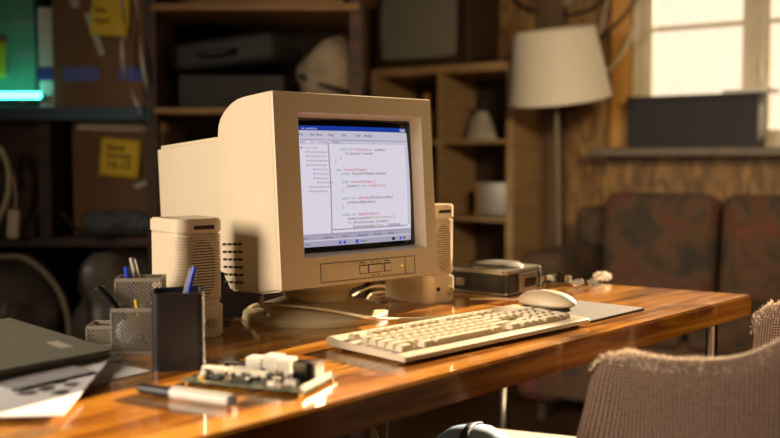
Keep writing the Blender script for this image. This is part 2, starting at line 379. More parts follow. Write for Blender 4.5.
# ------------------------------------------------------------------ crt monitor
MA = R(41)
def place(root, v, ang, z=DESKZ): root.location = (v.x, v.y, z); root.rotation_euler = (0, 0, ang)
mon = thing('crt_monitor', 'beige tube computer monitor showing program code, on the wooden desk', 'computer monitor')
fm = Vector((-.044, 1.637, 0)); mb = fm + Vector((-.656, .755, 0))*.125 + Vector((-.012, -.02, 0))
place(mon, mb, MA)
b = new(); lathe(b, [(0, 0), (.134, 0), (.135, .003), (.135, .010), (.131, .014), (.10, .023), (.07, .033), (.055, .036), (0, .036)], seg=64)
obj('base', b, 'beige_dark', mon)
b = new(); lathe(b, [(0, .034), (.058, .034), (.06, .045), (.066, .054), (.085, .062), (.10, .072), (0, .072)], seg=48, sy=1.1)
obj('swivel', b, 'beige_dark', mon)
T = R(-4)         # housing leans back
TM = Matrix.Translation((.0222, -.1178, .072)) @ Matrix.Rotation(T, 4, 'X')     # local: y=0 face plane, z=0 chin
def mobj(name, bm, m, parent=mon, **k):
    bm.transform(TM); return obj(name, bm, m, parent, **k)
Wm, Hm = .362, .334
# front shell: side profile (y,z) extruded along x
prof = [(.001, 0), (.001, Hm), (.09, Hm)] + [(.09+.090*math.sin(a), Hm-.056*(1-math.cos(a))) for a in [R(15*k) for k in range(1, 7)]] + [(.180, .02), (.16, -.004), (.06, -.006)]
b = new(); prism(b, prof, 'x', -Wm/2, Wm/2, bev=.004)
bmesh.ops.delete(b, geom=[f for f in b.faces if f.normal.y < -.9 and f.calc_center_median().y < .01], context='FACES')
shell = mobj('housing', b, 'beige', mon)
# rear case tapers backwards
b = new(); t = bmesh.new(); bmesh.ops.create_cube(t, size=1)
for v in t.verts:
    back = v.co.y > 0
    v.co.x = v.co.x*2*(Wm/2-.003 if not back else Wm/2-.018)
    v.co.z = (Hm-.056-.004 if not back else Hm-.056) if v.co.z > 0 else (.022 if not back else .07)
    v.co.y = .17 if not back else .452
bmesh.ops.bevel(t, geom=list(t.edges), offset=.008, segments=3, affect='EDGES'); merge(b, t)
rear = mobj('rear_case', b, 'beige', mon)
b = new()
for i in range(4):
    for j in range(6): box(b, (-Wm/2, .120+i*.017, .012+j*.0135), (.003, .012, .0042), bev=.0006)
mobj('vent_slots', b, 'vent_dark', shell)
# face with real opening
OXL, OX, OZ0, OZ1 = -.130, .153, .052, .300
def ring_face(bm, rects):
    rings = []
    for (x0, x1, z0, z1, y, rad) in rects:
        pts = []; 
        for (cx_, cz_, a0) in ((x1-rad, z1-rad, 0), (x0+rad, z1-rad, 90), (x0+rad, z0+rad, 180), (x1-rad, z0+rad, 270)):
            for k in range(5): a = R(a0+k*22.5); pts.append((cx_+rad*math.cos(a), y, cz_+rad*math.sin(a)))
        rings.append([bm.verts.new(p) for p in pts])
    for a, c in zip(rings, rings[1:]):
        n = len(a)
        for k in range(n): bm.faces.new((a[k], a[(k+1) % n], c[(k+1) % n], c[k]))
b = new()
ring_face(b, [(-Wm/2+.0004, Wm/2-.0004, .0004, Hm-.0004, .012, .003), (-Wm/2+.0004, Wm/2-.0004, .0004, Hm-.0004, .002, .003), (-Wm/2+.002, Wm/2-.002, .002, Hm-.002, -.0005, .003),
              (OXL, OX, OZ0, OZ1, -.0005, .004), (OXL+.009, OX-.009, OZ0+.007, OZ1-.007, .022, .006)])
mobj('bezel', b, 'beige', mon)
b = new(); ring_face(b, [(OXL+.009, OX-.009, OZ0+.007, OZ1-.007, .0215, .006), (OXL+.013, OX-.013, OZ0+.011, OZ1-.011, .025, .008)]); mobj('screen_gasket', b, 'black', mon)
# convex tube glass
SX, SXC, SZ0, SZ1 = .1290, .0115, OZ0+.010, OZ1-.010; SZC = (SZ0+SZ1)/2; SH = SZ1-SZ0
def bulge(x, z): return .0165 + .011*(((x-SXC)/SX)**2 + ((z-SZC)/(SH/2))**2)/2
def scr(u, v, off=0.0):   # u 0..1 left-right, v 0..1 top-down on the picture area
    x = SXC-SX*.975 + u*SX*1.95; z = SZ1-.010 - v*(SH-.017); return (x, bulge(x, z)-off, z)
b = new(); g = [[b.verts.new((SXC-SX+2*SX*i/24, bulge(SXC-SX+2*SX*i/24, SZ0+SH*j/18), SZ0+SH*j/18)) for j in range(19)] for i in range(25)]
for i in range(24):
    for j in range(18): b.faces.new((g[i][j], g[i+1][j], g[i+1][j+1], g[i][j+1]))
screen = mobj('screen', b, 'black_gloss', mon, smooth=60)
def patch(bm, u0, v0, u1, v1, off, n=10):
    nu = max(1, int(abs(u1-u0)*n*2)); nv = max(1, int(abs(v1-v0)*n*2))
    g = [[bm.verts.new(scr(u0+(u1-u0)*i/nu, v0+(v1-v0)*j/nv, off)) for j in range(nv+1)] for i in range(nu+1)]
    for i in range(nu):
        for j in range(nv): bm.faces.new((g[i][j], g[i+1][j], g[i+1][j+1], g[i][j+1]))
_tc = {}
def text_geo(s):
    if s in _tc: return _tc[s]
    cu = bpy.data.curves.new('t', 'FONT'); cu.body = s; cu.size = 1; o = bpy.data.objects.new('t', cu); col.objects.link(o)
    bpy.context.view_layer.update(); me = o.to_mesh()
    V = [v.co.copy() for v in me.vertices]; F = [list(p.vertices) for p in me.polygons]; o.to_mesh_clear()
    bpy.data.objects.remove(o); bpy.data.curves.remove(cu); _tc[s] = (V, F); return V, F
def text_on(bm, s, u, v, h, off=.0009):      # h: letter size as a share of picture height; returns end u
    V, F = text_geo(s); k = h; asp = (SH-.017)/(SX*1.95); vs = []; mx_ = 0
    for p in V:
        uu = u + p.x*k*asp*.95; vs.append(bm.verts.new(scr(uu, v - p.y*k, off))); mx_ = max(mx_, p.x)
    for f in F:
        try: bm.faces.new([vs[i] for i in f])
        except ValueError: pass
    return u + (mx_+.22)*k*asp*.95
S = {k: new() for k in E}
patch(S['bg'], 0, .0, 1, 1, .0003)
patch(S['title'], 0, .0, 1, .04, .0006)
patch(S['bar'], 0, .115, 1, .122, .0006); patch(S['bar'], .235, .14, .245, .895, .0006); patch(S['bar'], 0, .15, .235, .154, .0006)
patch(S['panel'], .245, .122, 1, .152, .0006); patch(S['panel'], 0, .04, 1, .115, .0005)
patch(S['panel'], .965, .155, .995, .86, .0006); patch(S['bar'], .25, .862, .96, .872, .0006)
patch(S['bar'], 0, .895, 1, .902, .0006); patch(S['task'], 0, .902, 1, .945, .0006); patch(S['task'], 0, .952, 1, 1, .0006)
patch(S['task'], .93, .008, .985, .032, .0009)
for u in (.30, .34, ): patch(S['blue'], u, .965, u+.02, .99, .0009)
patch(S['blue'], .88, .965, .90, .99, .0009); patch(S['blue'], .45, .962, .475, .992, .0009); patch(S['ink'], .80, .965, .83, .99, .0009); patch(S['ink'], .92, .965, .935, .985, .0009)
text_on(S['panel'], 'ex_inventory', .03, .032, .03)
for u, s_ in ((.0, 'File'), (.09, 'Edit View'), (.24, 'Help'), (.36, 'Edit'), (.47, 'Tools'), (.56, 'Settings')): text_on(S['ink'], s_, u+.005, .085, .032)
for u, s_ in ((.01, 'Open'), (.10, 'Run'), (.15, 'Comment')): text_on(S['ink'], s_, u, .143, .026)
text_on(S['ink'], 'Source', .28, .146, .026)
for i, (u, s_, c) in enumerate([(.03, 'Inventory_app', 'ink'), (.07, 'ProductModels.java', 'olive'), (.07, 'ProductController', 'grey'), (.07, 'InventoryRepository', 'olive'), (.07, 'InventoryManager', 'grey'),
        (.12, 'Product.java', 'blue'), (.12, 'Products.java', 'blue'), (.12, 'Manager.java', 'blue'), (.15, 'Inventory.java', 'grey'), (.08, 'ProductSources.java', 'olive'), (.08, 'ProductSettings', 'olive')]):
    v = .19+.036*i; patch(S[c], u-.018, v-.014, u-.008, v-.003, .0009); text_on(S['grey'], s_, u, v, .025)
code = [(1, [('public void ', 'teal'), ('setQuantity', 'red'), ('(int ', 'teal'), ('quantity) {', 'ink')]), (2, [('this', 'olive'), ('.quantity = quantity;', 'ink')]), (1, [('}', 'ink')]), (0, [('}', 'ink')]), None,
        (0, [('class ', 'teal'), ('InventoryManager {', 'red')]), (1, [('private ', 'teal'), ('ArrayList<Product> products;', 'ink')]), None,
        (1, [('public ', 'teal'), ('InventoryManager() {', 'red')]), (2, [('products = ', 'ink'), ('new ', 'teal'), ('ArrayList<>();', 'red')]), (1, [('}', 'ink')]), None,
        (1, [('public void ', 'teal'), ('addProduct', 'red'), ('(Product product) {', 'ink')]), (2, [('products.add(product);', 'ink')]), (1, [('}', 'ink')]), None,
        (1, [('public void ', 'teal'), ('displayProducts() {', 'red')]), (2, [('System.out.println(', 'ink'), ('"Product Inventory:"', 'olive'), (');', 'ink')]), (2, [('for ', 'teal'), ('(Product product : products) {', 'ink')]),
        (3, [('System.out.println(', 'ink'), ('"Name: "', 'olive'), (' + product.ge', 'ink')])]
for i, ln in enumerate(code):
    if not ln: continue
    u = .29+.045*ln[0]
    for s_, c in ln[1]: u = text_on(S[c], s_.rstrip(), u, .205+.0345*i, .034) + (.012 if s_.endswith(' ') else -.004)
for u, s_ in ((.01, 'Files'), (.17, 'Inventory'), (.33, 'Search'), (.47, 'Bookmarks'), (.62, 'Run Tests'), (.76, 'History')): text_on(S['ink'], s_, u, .935, .025)
text_on(S['ink'], 'Start', .02, .985, .028); text_on(S['ink'], 'Explorer', .49, .985, .025)
SN = {'bg': 'screen_picture', 'panel': 'window_panel', 'title': 'title_bar', 'bar': 'window_divider', 'task': 'task_bar', 'ink': 'dark_text', 'red': 'red_text', 'teal': 'teal_text', 'blue': 'blue_icon', 'olive': 'olive_text', 'grey': 'grey_text'}
for k, bm_ in S.items():
    bm_.normal_update(); bm_.transform(TM)
    obj(SN[k], bm_, E[k], screen, smooth=0)
# control panel: outline groove, buttons, lamp
b = new()
for (x0, x1, z0, z1) in ((-.098, .120, .008, .040),):
    for (c, s_) in ((((x0+x1)/2, -.0007, z1), (x1-x0, .0012, .0012)), (((x0+x1)/2, -.0007, z0), (x1-x0, .0012, .0012)), ((x0, -.0007, (z0+z1)/2), (.0012, .0012, z1-z0)), ((x1, -.0007, (z0+z1)/2), (.0012, .0012, z1-z0)), ((x1-.024, -.0007, (z0+z1)/2), (.001, .0012, z1-z0))): box(b, c, s_)
pan = mobj('control_panel', b, 'line', mon)
for (x, w_) in ((-.004, .014), (.024, .03), (.053, .014)):
    b = new(); box(b, (x, -.001, .024), (w_+.003, .001, .016)); mobj('button_gap', b, 'line', pan)
    b = new(); box(b, (x, -.0015, .024), (w_, .004, .013), bev=.001); mobj('button', b, 'beige', pan)
b = new()
for (x, z) in ((.018, .036), (.031, .036), (.018, .012), (.031, .012)): box(b, (x, -.0008, z), (.003, .001, .002))
for x in (-.006, .052): box(b, (x, -.0008, .036), (.012, .001, .0016))
mobj('button_marks', b, 'line', pan)
b = new(); cyl(b, (.088, -.0008, .024), .0016, .002, rot=(PI/2, 0, 0), seg=12); mobj('power_lamp', b, emis('amber_lamp', 'ffb040', 1.2), pan)

# cables of the monitor
b = new(); tube(b, [D(243, 318, .004), D(248, 309, .012), D(258, 304, .03), D(280, 305, .033), D(320, 309, .030), D(350, 314, .022), D(372, 318, .02), D(400, 319, .006), D(432, 318, .004), D(452, 316, .004)], .0028)
tag(obj('keyboard_cable', b, 'cable_beige'), 'thin beige cable arching over the round monitor base', 'cable')
b = new(); tube(b, [D(262, 304, .05)+Vector((-.01, .08, 0)), D(258, 306, .036)+Vector((0, .03, .0)), D(262, 308, .018), D(268, 315, .02)], .0035)
b2 = b; tag(obj('video_cable', b2, 'cable_white'), 'short white cable dropping under the left side of the monitor', 'cable')

# ------------------------------------------------------------------ speakers
def speaker(label, corner, ang, w=.090, d=.105, h=.195, fac=1.0):
    r = thing('desktop_speaker', label, 'speaker', group='pair of beige desktop speakers'); place(r, corner, ang)
    # local: front left bottom corner at origin, x along the front, y backwards
    n = 10; prof = []
    rad = .022
    def rr(x0, x1, y0, y1, rad):
        P = []
        for (cx_, cy_, a0) in ((x1-rad, y1-.006, 0), (x0+.006, y1-.006, 90), (x0+rad, y0+rad, 180), (x1-rad, y0+rad, 270)):
            rd = .006 if a0 in (0, 90) else rad
            if a0 == 0: cx_ = x1-.006
            for k in range(n+1): a = R(a0+k*90/n); P.append((cx_+rd*math.cos(a), cy_+rd*math.sin(a)))
        return P
    b = new(); prism(b, rr(.003, w-.003, .0062, d-.004, rad), 'z', .052, .172, bev=.001); prism(b, rr(.001, w-.001, .0015, d-.004, rad), 'z', .171, h, bev=.003); box(b, (w/2, d/2+.01, .06), (w-.02, d-.03, .03))
    body = obj('cabinet', b, 'beige', r)
    b = new(); prism(b, rr(0, w, 0, d, rad), 'z', 0, .054, bev=.003); obj('foot_section', b, 'beige', r)
    b = new()
    for k in range(24):
        z = .060+k*.0046
        prism(b, rr(.0015, w-.0015, .002, .055, rad), 'z', z, z+.0024)
    obj('grille_ribs', b, 'beige', r)
    b = new()
    pts = []
    for k in range(32):
        a = 2*PI*k/32; x = w*.55+.021*math.copysign(abs(math.cos(a))**.8, math.cos(a)); z = .113+.047*math.copysign(abs(math.sin(a))**.8, math.sin(a)); pts.append((x, z))
    prism(b, pts, 'y', .0045, .008); obj('speaker_cone_opening', b, 'vent_dark', r)
    b = new(); box(b, (w*.55, .0025, h-.014), (.038, .004, .007), bev=.0018); obj('top_slot', b, 'vent_dark', r)
    b = new(); cyl(b, (w*.66, -.003, .024), .0085, .010, rot=(PI/2, 0, 0), bev=.001); k_ = obj('volume_knob', b, 'beige_dark', r)
    b = new(); cyl(b, (w*.30, -.0005, .030), .0045, .003, rot=(PI/2, 0, 0)); obj('socket', b, 'vent_dark', r)
    b = new(); box(b, (w*.66, -.0086, .028), (.0012, .001, .007)); obj('knob_mark', b, 'line', k_)
    return r
speaker('beige desktop speaker on the left of the monitor, behind the black pen cup', Vector((-.338, 1.462, 0)), R(40))
speaker('beige desktop speaker on the right of the monitor, beside the silver disc player', Vector((.078, 1.832, 0)), R(46), d=.125, h=.20)

# ------------------------------------------------------------------ keyboard
kb = thing('keyboard', 'long beige computer keyboard lying on the desk in front of the monitor', 'keyboard')
KO = D(405, 366); KA = R(44); place(kb, KO, KA, DESKZ)
kb.rotation_euler = (0, 0, KA)
KL = .46; kz = .0045
b = new(); prism(b, [(0, kz), (0, kz+.006), (.006, kz+.0095), (.013, kz+.0090), (.152, kz+.0125), (.158, kz+.0150), (.170, kz+.0140), (.173, kz+.010), (.173, kz)], 'x', 0, KL, bev=.0012)
obj('case', b, 'beige', kb)
for (x, y) in ((.02, .02), (KL-.02, .02), (.02, .145), (KL-.02, .145)):
    b = new(); cyl(b, (x, y, kz/2+.0005), .008, kz); obj('foot', b, 'black', kb)
def slope(y): return kz+.0090 + (y-.013)*(.0035/.139)
U1 = .0187; KT = math.atan2(.0035, .139)+R(2)
def key(x0, w_, y0, h_=1.0):
    b = new(); cx_, cy_ = x0+w_*U1/2, y0+h_*U1/2
    t = bmesh.new(); bmesh.ops.create_cube(t, size=1)
    hx, hy = w_*U1/2-.0011, h_*U1/2-.0012
    for v in t.verts:
        top = v.co.z > 0
        v.co.x = math.copysign(hx-(.0026 if top else 0), v.co.x); v.co.y = math.copysign(hy-(.0022 if top else 0), v.co.y) + (.0006 if top else 0); v.co.z = .0092 if top else 0
    bmesh.ops.bevel(t, geom=[e for e in t.edges], offset=.0009, segments=2, affect='EDGES')
    t.transform(Matrix.Translation((cx_, cy_, slope(cy_)-.0005)) @ Matrix.Rotation(KT, 4, 'X')); merge(b, t)
    return obj('key', b, 'key', kb)
Y0 = .020; XK = .014; rows = [
    [1.5, 1, 1.5, 7, 1.5, 1, 1.5][0:0] or [(0, 1.5), (2.5, 1.5), (4, 7), (11, 1.5), (13.5, 1.5)],
    [(0, 2.25)] + [(2.25+i, 1) for i in range(10)] + [(12.25, 2.75)],
    [(0, 1.75)] + [(1.75+i, 1) for i in range(11)] + [(12.75, 2.25)],
    [(0, 1.5)] + [(1.5+i, 1) for i in range(12)] + [(13.5, 1.5)],
    [(i, 1) for i in range(13)] + [(13, 2)]]
for r_i, row in enumerate(rows):
    for (x, w_) in row: key(XK+x*U1, w_, Y0+r_i*U1)
YF = Y0+5*U1+.010
for x in [0]+[2+i for i in range(4)]+[6.5+i for i in range(4)]+[11+i for i in range(4)]: key(XK+x*U1, 1, YF)
XN = XK+15*U1+.004
for (x, y) in [(0, 0), (1, 0), (2, 0), (1, 1), (0, 3), (1, 3), (2, 3), (0, 4), (1, 4), (2, 4)]: key(XN+x*U1, 1, Y0+y*U1)
for x in (0, 1, 2): key(XN+x*U1, 1, YF)
XP = XN+3*U1+.004
for (x, y, w_, h_) in [(0, 0, 2, 1), (2, 0, 1, 1), (0, 1, 1, 1), (1, 1, 1, 1), (2, 1, 1, 1), (0, 2, 1, 1), (1, 2, 1, 1), (2, 2, 1, 1), (0, 3, 1, 1), (1, 3, 1, 1), (2, 3, 1, 1), (0, 4, 1, 1), (1, 4, 1, 1), (2, 4, 1, 1), (3, 0, 1, 2), (3, 2, 1, 2), (3, 4, 1, 1)]:
    key(XP+x*U1, w_, Y0+y*U1, h_)

# ------------------------------------------------------------------ mouse and its pad
pd = D(645, 310); e1 = Vector((-.69, -.724, 0)); e2 = Vector((-.75, .66, 0))
b = new(); P = [pd, pd+e1*.21, pd+e1*.21+e2*.19, pd+e2*.19]
prism(b, [(p.x, p.y) for p in P], 'z', DESKZ+.0002, DESKZ+.0042, bev=.0008); tag(obj('mouse_pad', b, 'pad'), 'thin dark mouse pad lying by the right end of the keyboard', 'mouse pad')
ms = thing('computer_mouse', 'rounded beige computer mouse behind the right end of the keyboard', 'mouse'); place(ms, Vector((.305, 1.79, 0)), R(50), DESKZ+.0045)
b = new(); t = bmesh.new(); bmesh.ops.create_uvsphere(t, u_segments=36, v_segments=20, radius=1)
for v in t.verts:
    z = v.co.z
    v.co.x *= .036*(1-.10*v.co.y); v.co.y *= .062
    v.co.z =   .008+(.025*z if z > 0 else .008*z)
    if v.co.z < .004: v.co.z = .001
merge(b, t); obj('shell', b, 'beige', ms, smooth=60)
b = new(); box(b, (0, .03, .0265), (.0012, .04, .006), rot=(R(-16), 0, 0)); obj('button_split', b, 'line', ms)
b = new(); tube(b, [(0, .060, .012), (0, .075, .006), (.01, .11, .003), (-.03, .16, .003)], .0022); obj('mouse_cable', b, 'cable_beige', ms)

# ------------------------------------------------------------------ disc player
pl = thing('disc_player', 'small silver and black disc player with round lid, right of the monitor', 'disc player'); place(pl, D(507, 297), R(52))
def rrect(x0, x1, y0, y1, rad, n=6):
    P = []
    for (cx_, cy_, a0) in ((x1-rad, y1-rad, 0), (x0+rad, y1-rad, 90), (x0+rad, y0+rad, 180), (x1-rad, y0+rad, 270)):
        for k in range(n+1): a = R(a0+k*90/n); P.append((cx_+rad*math.cos(a), cy_+rad*math.sin(a)))
    return P
s_ = .157
b = new(); prism(b, rrect(0, s_, 0, s_, .014), 'z', .004, .045, bev=.002); obj('body', b, 'black', pl)
b = new(); prism(b, rrect(-.001, s_+.001, -.001, s_+.001, .015), 'z', .044, .054, bev=.003); prism(b, rrect(-.0005, s_+.0005, -.0005, s_+.0005, .014), 'z', .002, .006); obj('top_shell', b, 'silver', pl)
b = new(); lathe(b, [(0, .0535), (.062, .0535), (.063, .057), (.056, .061), (.035, .064), (0, .0645)], c=(s_/2, s_/2, 0)); lid = obj('lid', b, 'silver', pl)
b = new(); lathe(b, [(.0575, .060), (.054, .0622), (.050, .0625), (.054, .0612)], c=(s_/2, s_/2, 0)); obj('lid_ring', b, 'vent_dark', lid)
b = new()
for k in range(6): box(b, (.001, .055, .011+k*.006), (.006, .07, .003), bev=.0006)
obj('left_ribs', b, 'dark_grey', pl); b = new()
for k in range(6): box(b, (.018, .0012, .011+k*.006), (.024, .005, .003), bev=.0006); box(b, (s_-.014, .0012, .011+k*.006), (.018, .005, .003), bev=.0006); box(b, (s_-.0005, .05, .011+k*.006), (.004, .08, .003), bev=.0006)
obj('front_ribs', b, 'dark_grey', pl)
b = new(); box(b, (.085, -.001, .025), (.078, .006, .040), bev=.0015); fp = obj('front_panel', b, 'silver', pl)
b = new(); box(b, (.092, -.0035, .023), (.050, .004, .020), bev=.0015); obj('display', b, 'black_gloss', fp)
b = new(); box(b, (.085, -.004, .040), (.045, .003, .003), bev=.0008); obj('button', b, 'black', fp)
b = new(); box(b, (-.0015, .118, .024), (.005, .022, .016), bev=.001); obj('side_button', b, 'silver', pl)

# ------------------------------------------------------------------ electronics by the desk's far edge, spectacles
def parts_board(name, label, cat, loc, ang, w, d, items, group=None, mt='pcb'):
    r = thing(name, label, cat, (loc.x, loc.y, DESKZ), ang, group)
    b = new(); box(b, (w/2, d/2, .006), (w, d, .0018), bev=.0003); pc = obj('circuit_board_panel', b, mt, r)
    for (nm, m, x, y, sx, sy, sz, *rest) in items:
        b = new()
        kind = rest[0] if rest else 'box'
        if kind == 'cyl': cyl(b, (x, y, .007+sz/2), sx/2, sz, bev=.0006, seg=18)
        elif kind == 'fins':
            for k in range(7): box(b, (x-sx/2+sx*(k+.5)/7, y, .007+sz/2), (sx/13, sy, sz))
            box(b, (x, y, .008), (sx, sy, .003))
        elif kind == 'slots':
            box(b, (x, y, .007+sz/2), (sx, sy, sz), bev=.0006); 
            for k in range(5): box(b, (x-sx/2+sx*(k+.5)/5, y-sy/2-.0004, .007+sz*.6), (sx/9, .001, sz*.4))
        else: box(b, (x, y, .007+sz/2), (sx, sy, sz), bev=.0006)
        obj(nm, b, m, r)
    for (x, y) in ((.006, .006), (w-.006, .006), (.006, d-.006), (w-.006, d-.006)):
        b = new(); cyl(b, (x, y, .0035), .003, .007, seg=12); obj('standoff', b, 'gold', r)
    return r
rnd = random.Random(8)
items = [('connector', 'cream', .020, .050, .034, .012, .008, 'slots'), ('connector', 'cream', .058, .050, .030, .012, .009, 'slots'), ('connector', 'white', .068, .078, .022, .020, .020, 'slots'),
         ('connector', 'white', .093, .080, .022, .022, .024, 'slots'), ('connector', 'white', .115, .078, .016, .022, .022, 'slots'), ('connector', 'green', .138, .072, .020, .014, .013, 'slots'),
         ('transformer', 'black_gloss', .150, .050, .020, .020, .026), ('heat_sink', 'silver', .165, .062, .008, .026, .024, 'fins'), ('chip', 'black', .035, .025, .022, .016, .003), ('chip', 'black', .075, .026, .028, .022, .003),
         ('chip', 'black', .118, .028, .018, .018, .004), ('relay', 'black_gloss', .030, .085, .026, .014, .010), ('memory_slot', 'cream', .075, .046, .060, .005, .010), ('memory_slot', 'cream', .078, .057, .060, .005, .010), ('chip', 'cream', .148, .022, .016, .010, .008)]
for k in range(64):
    x, y = rnd.uniform(.008, .165), rnd.uniform(.006, .094); q = rnd.random()
    if q < .35: items.append(('capacitor', rnd.choice(['silver', 'black_gloss', 'black']), x, y, .006, .006, rnd.uniform(.007, .012), 'cyl'))
    else: items.append(('component', rnd.choice(['cream', 'gold', 'black', 'silver', 'white']), x, y, rnd.uniform(.003, .009), rnd.uniform(.003, .007), rnd.uniform(.002, .007)))
items.append(('edge_strip', 'cream', .172, .045, .004, .085, .006))
parts_board('circuit_board', 'large green circuit board with white connectors at the front of the desk', 'circuit board', D(181, 385), R(-21), .176, .100, items)
items = [('chip', 'black', .018, .02, .014, .012, .004), ('transformer', 'black_gloss', .050, .022, .016, .014, .022), ('connector', 'white', .028, .032, .016, .010, .012), ('capacitor', 'silver', .066, .018, .007, .007, .014, 'cyl'), ('capacitor', 'gold', .010, .030, .006, .006, .012, 'cyl'),
         ('connector', 'cream', .072, .034, .012, .012, .010), ('heat_sink', 'silver', .040, .036, .012, .008, .014, 'fins'), ('component', 'gold', .058, .038, .008, .006, .008)]
parts_board('circuit_board', 'small circuit board lying beyond the mouse, beside the spectacles', 'circuit board', D(543, 286), R(8), .085, .045, items)
sp = thing('spectacles', 'folded spectacles with dark arms resting near the far edge of the desk', 'spectacles', (0, 0, 0)); g0 = D(586, 287); place(sp, g0, R(20)); sp.rotation_euler = (0, 0, R(20)); sp.scale = (.62, .62, .5)
for sx in (-1, 1):
    b = new(); P = [(sx*.033+.024*math.cos(a), 0, .021+.019*math.sin(a)) for a in [2*PI*k/24 for k in range(24)]]
    tube(b, P+[P[0]], .0013, seg=6, smooth=2); rim = obj('rim', b, 'silver', sp)
    b = new(); cyl(b, (sx*.033, 0, .021), .0235, .0018, rot=(PI/2, 0, 0), seg=32); b.transform(Matrix.Translation((sx*.033, 0, .021)) @ Matrix.Diagonal((1, 1, .8, 1)) @ Matrix.Translation((-sx*.033, 0, -.021))); obj('lens', b, 'lens', rim)
b = new(); tube(b, [(-.010, 0, .026), (0, -.001, .030), (.010, 0, .026)], .0014, seg=6); obj('bridge', b, 'silver', sp)
b = new(); tube(b, [(-.057, 0, .028), (-.06, -.01, .028), (-.05, -.022, .022), (.03, -.036, .010), (.052, -.040, .003)], .0016, seg=6); obj('arm', b, 'black_gloss', sp)
b = new(); tube(b, [(.057, 0, .028), (.06, -.012, .026), (.03, -.028, .020), (-.055, -.040, .012), (-.068, -.046, .001)], .0016, seg=6); obj('arm', b, 'black_gloss', sp)
b = new(); sphere(b, (0, 0, 0), (.022, .014, .009), u=24, v=14)
for v in b.verts: v.co += Vector((rnd.uniform(-1, 1), rnd.uniform(-1, 1), rnd.uniform(-1, 1)))*.0035
b.transform(mtx(D(608, 279.5, .013)+Vector((0, .06, 0))))
tag(obj('crumpled_film', b, 'film', smooth=20), 'clear crumpled plastic film beside the spectacles', 'plastic film')

# lit cable coil behind the monitor base
b = new(); tube(b, [D(352, 296, .004), D(362, 291, .008), D(372, 287, .02), D(384, 287, .02), D(390, 293, .008), D(380, 297, .004), D(368, 296, .004)], .0026)
tube(b, [D(366, 300, .004), D(372, 294, .006), D(386, 292, .014), D(390, 297, .005), D(380, 300, .004), D(370, 299, .004)], .0026)
tag(obj('coiled_cable', b, 'cable_beige'), 'tan coiled cable between the monitor base and the right speaker', 'cable')
b = new(); tube(b, [D(235, 318, .004), D(225, 322, .004), D(212, 318, .004)+Vector((0, .05, 0))], .0025)
tag(obj('speaker_cable', b, 'cable_black'), 'thin black cable behind the left speaker', 'cable')

# ------------------------------------------------------------------ pen cups and pens
cup = thing('pen_cup', 'square black plastic pen cup in front of the left speaker', 'pen cup'); cc = D(162, 372); place(cup, cc, R(12))
b = new(); o_ = rrect(-.013, .058, 0, .068, .010); i_ = rrect(-.0105, .0555, .0025, .0655, .008)
cz = .108
vo = [[b.verts.new((p[0], p[1], z)) for p in o_] for z in (0, cz)]; vi = [[b.verts.new((p[0], p[1], z)) for p in i_] for z in (cz, .004)]
n = len(o_)
for A_, B_ in ((vo[0], vo[1]), (vo[1], vi[0]), (vi[0], vi[1])):
    for k in range(n): b.faces.new((A_[k], A_[(k+1) % n], B_[(k+1) % n], B_[k]))
b.faces.new(vo[0][::-1]); b.faces.new(vi[1])
obj('cup_body', b, 'black', cup)
def pen(name, label, cat, a, c, r, body, tip=None, clip=True, group=None, tipn='tip'):
    a = Vector(a); c = Vector(c); d = (c-a).normalized()
    ro = thing(name, label, cat, a, d.to_track_quat('Z', 'Y').to_euler(), group); L_ = (c-a).length
    b = new(); lathe(b, [(0, .008), (r*.8, .010), (r, .018), (r, L_-.004), (r*.85, L_), (0, L_)], seg=16); obj('barrel', b, body, ro)
    b = new(); lathe(b, [(0, 0), (r*.3, .002), (r*.8, .011), (0, .011)], seg=12); obj(tipn, b, tip or body, ro)
    if clip: b = new(); box(b, (0, r+.0012, L_-.022), (.003, .0014, .036), bev=.0004); obj('clip', b, tip or body, ro)
    return ro
cw = lambda x, y, z: Vector(cup.location) + Matrix.Rotation(R(12), 3, 'Z') @ Vector((x, y, z))
pen('pen', 'blue ballpoint pen standing in the black cup', 'pen', cw(.012, .03, .012), cw(.046, .036, .140), .0045, 'blue', 'white')
# mesh organiser
og = thing('mesh_organiser', 'grey wire mesh desk organiser with two tiers, left of the black cup', 'desk organiser'); oc = D(112, 356); place(og, oc, R(6))
def mesh_panel(bm, o, ux, uz, w, h, pitch=.0062, r=.0008):
    o = Vector(o); ux = Vector(ux); uz = Vector(uz)
    nrm = ux.cross(uz).normalized()
    n = int((w+h)/pitch)
    for k in range(n+1):
        for sgn in (1, -1):
            s0 = k*pitch - h*0
            # diagonal lines clipped to the rectangle
            if sgn == 1: a = (max(0, s0-h), min(s0, h)); c = (min(s0, w), max(0, s0-w))
            else: a = (max(0, s0-h), h-min(s0, h)); c = (min(s0, w), h-max(0, s0-w))
            p, q = o+ux*a[0]+uz*a[1], o+ux*c[0]+uz*c[1]
            if (q-p).length < .002: continue
            d = (q-p).normalized(); s = d.cross(nrm)*r
            vs = [bm.verts.new(x) for x in (p-s+nrm*r*sgn, p+s+nrm*r*sgn, q+s+nrm*r*sgn, q-s+nrm*r*sgn, p-s-nrm*r, p+s-nrm*r, q+s-nrm*r, q-s-nrm*r)]
            for f in ((0, 1, 2, 3), (7, 6, 5, 4), (0, 4, 5, 1), (1, 5, 6, 2), (2, 6, 7, 3), (3, 7, 4, 0)): bm.faces.new([vs[i] for i in f])
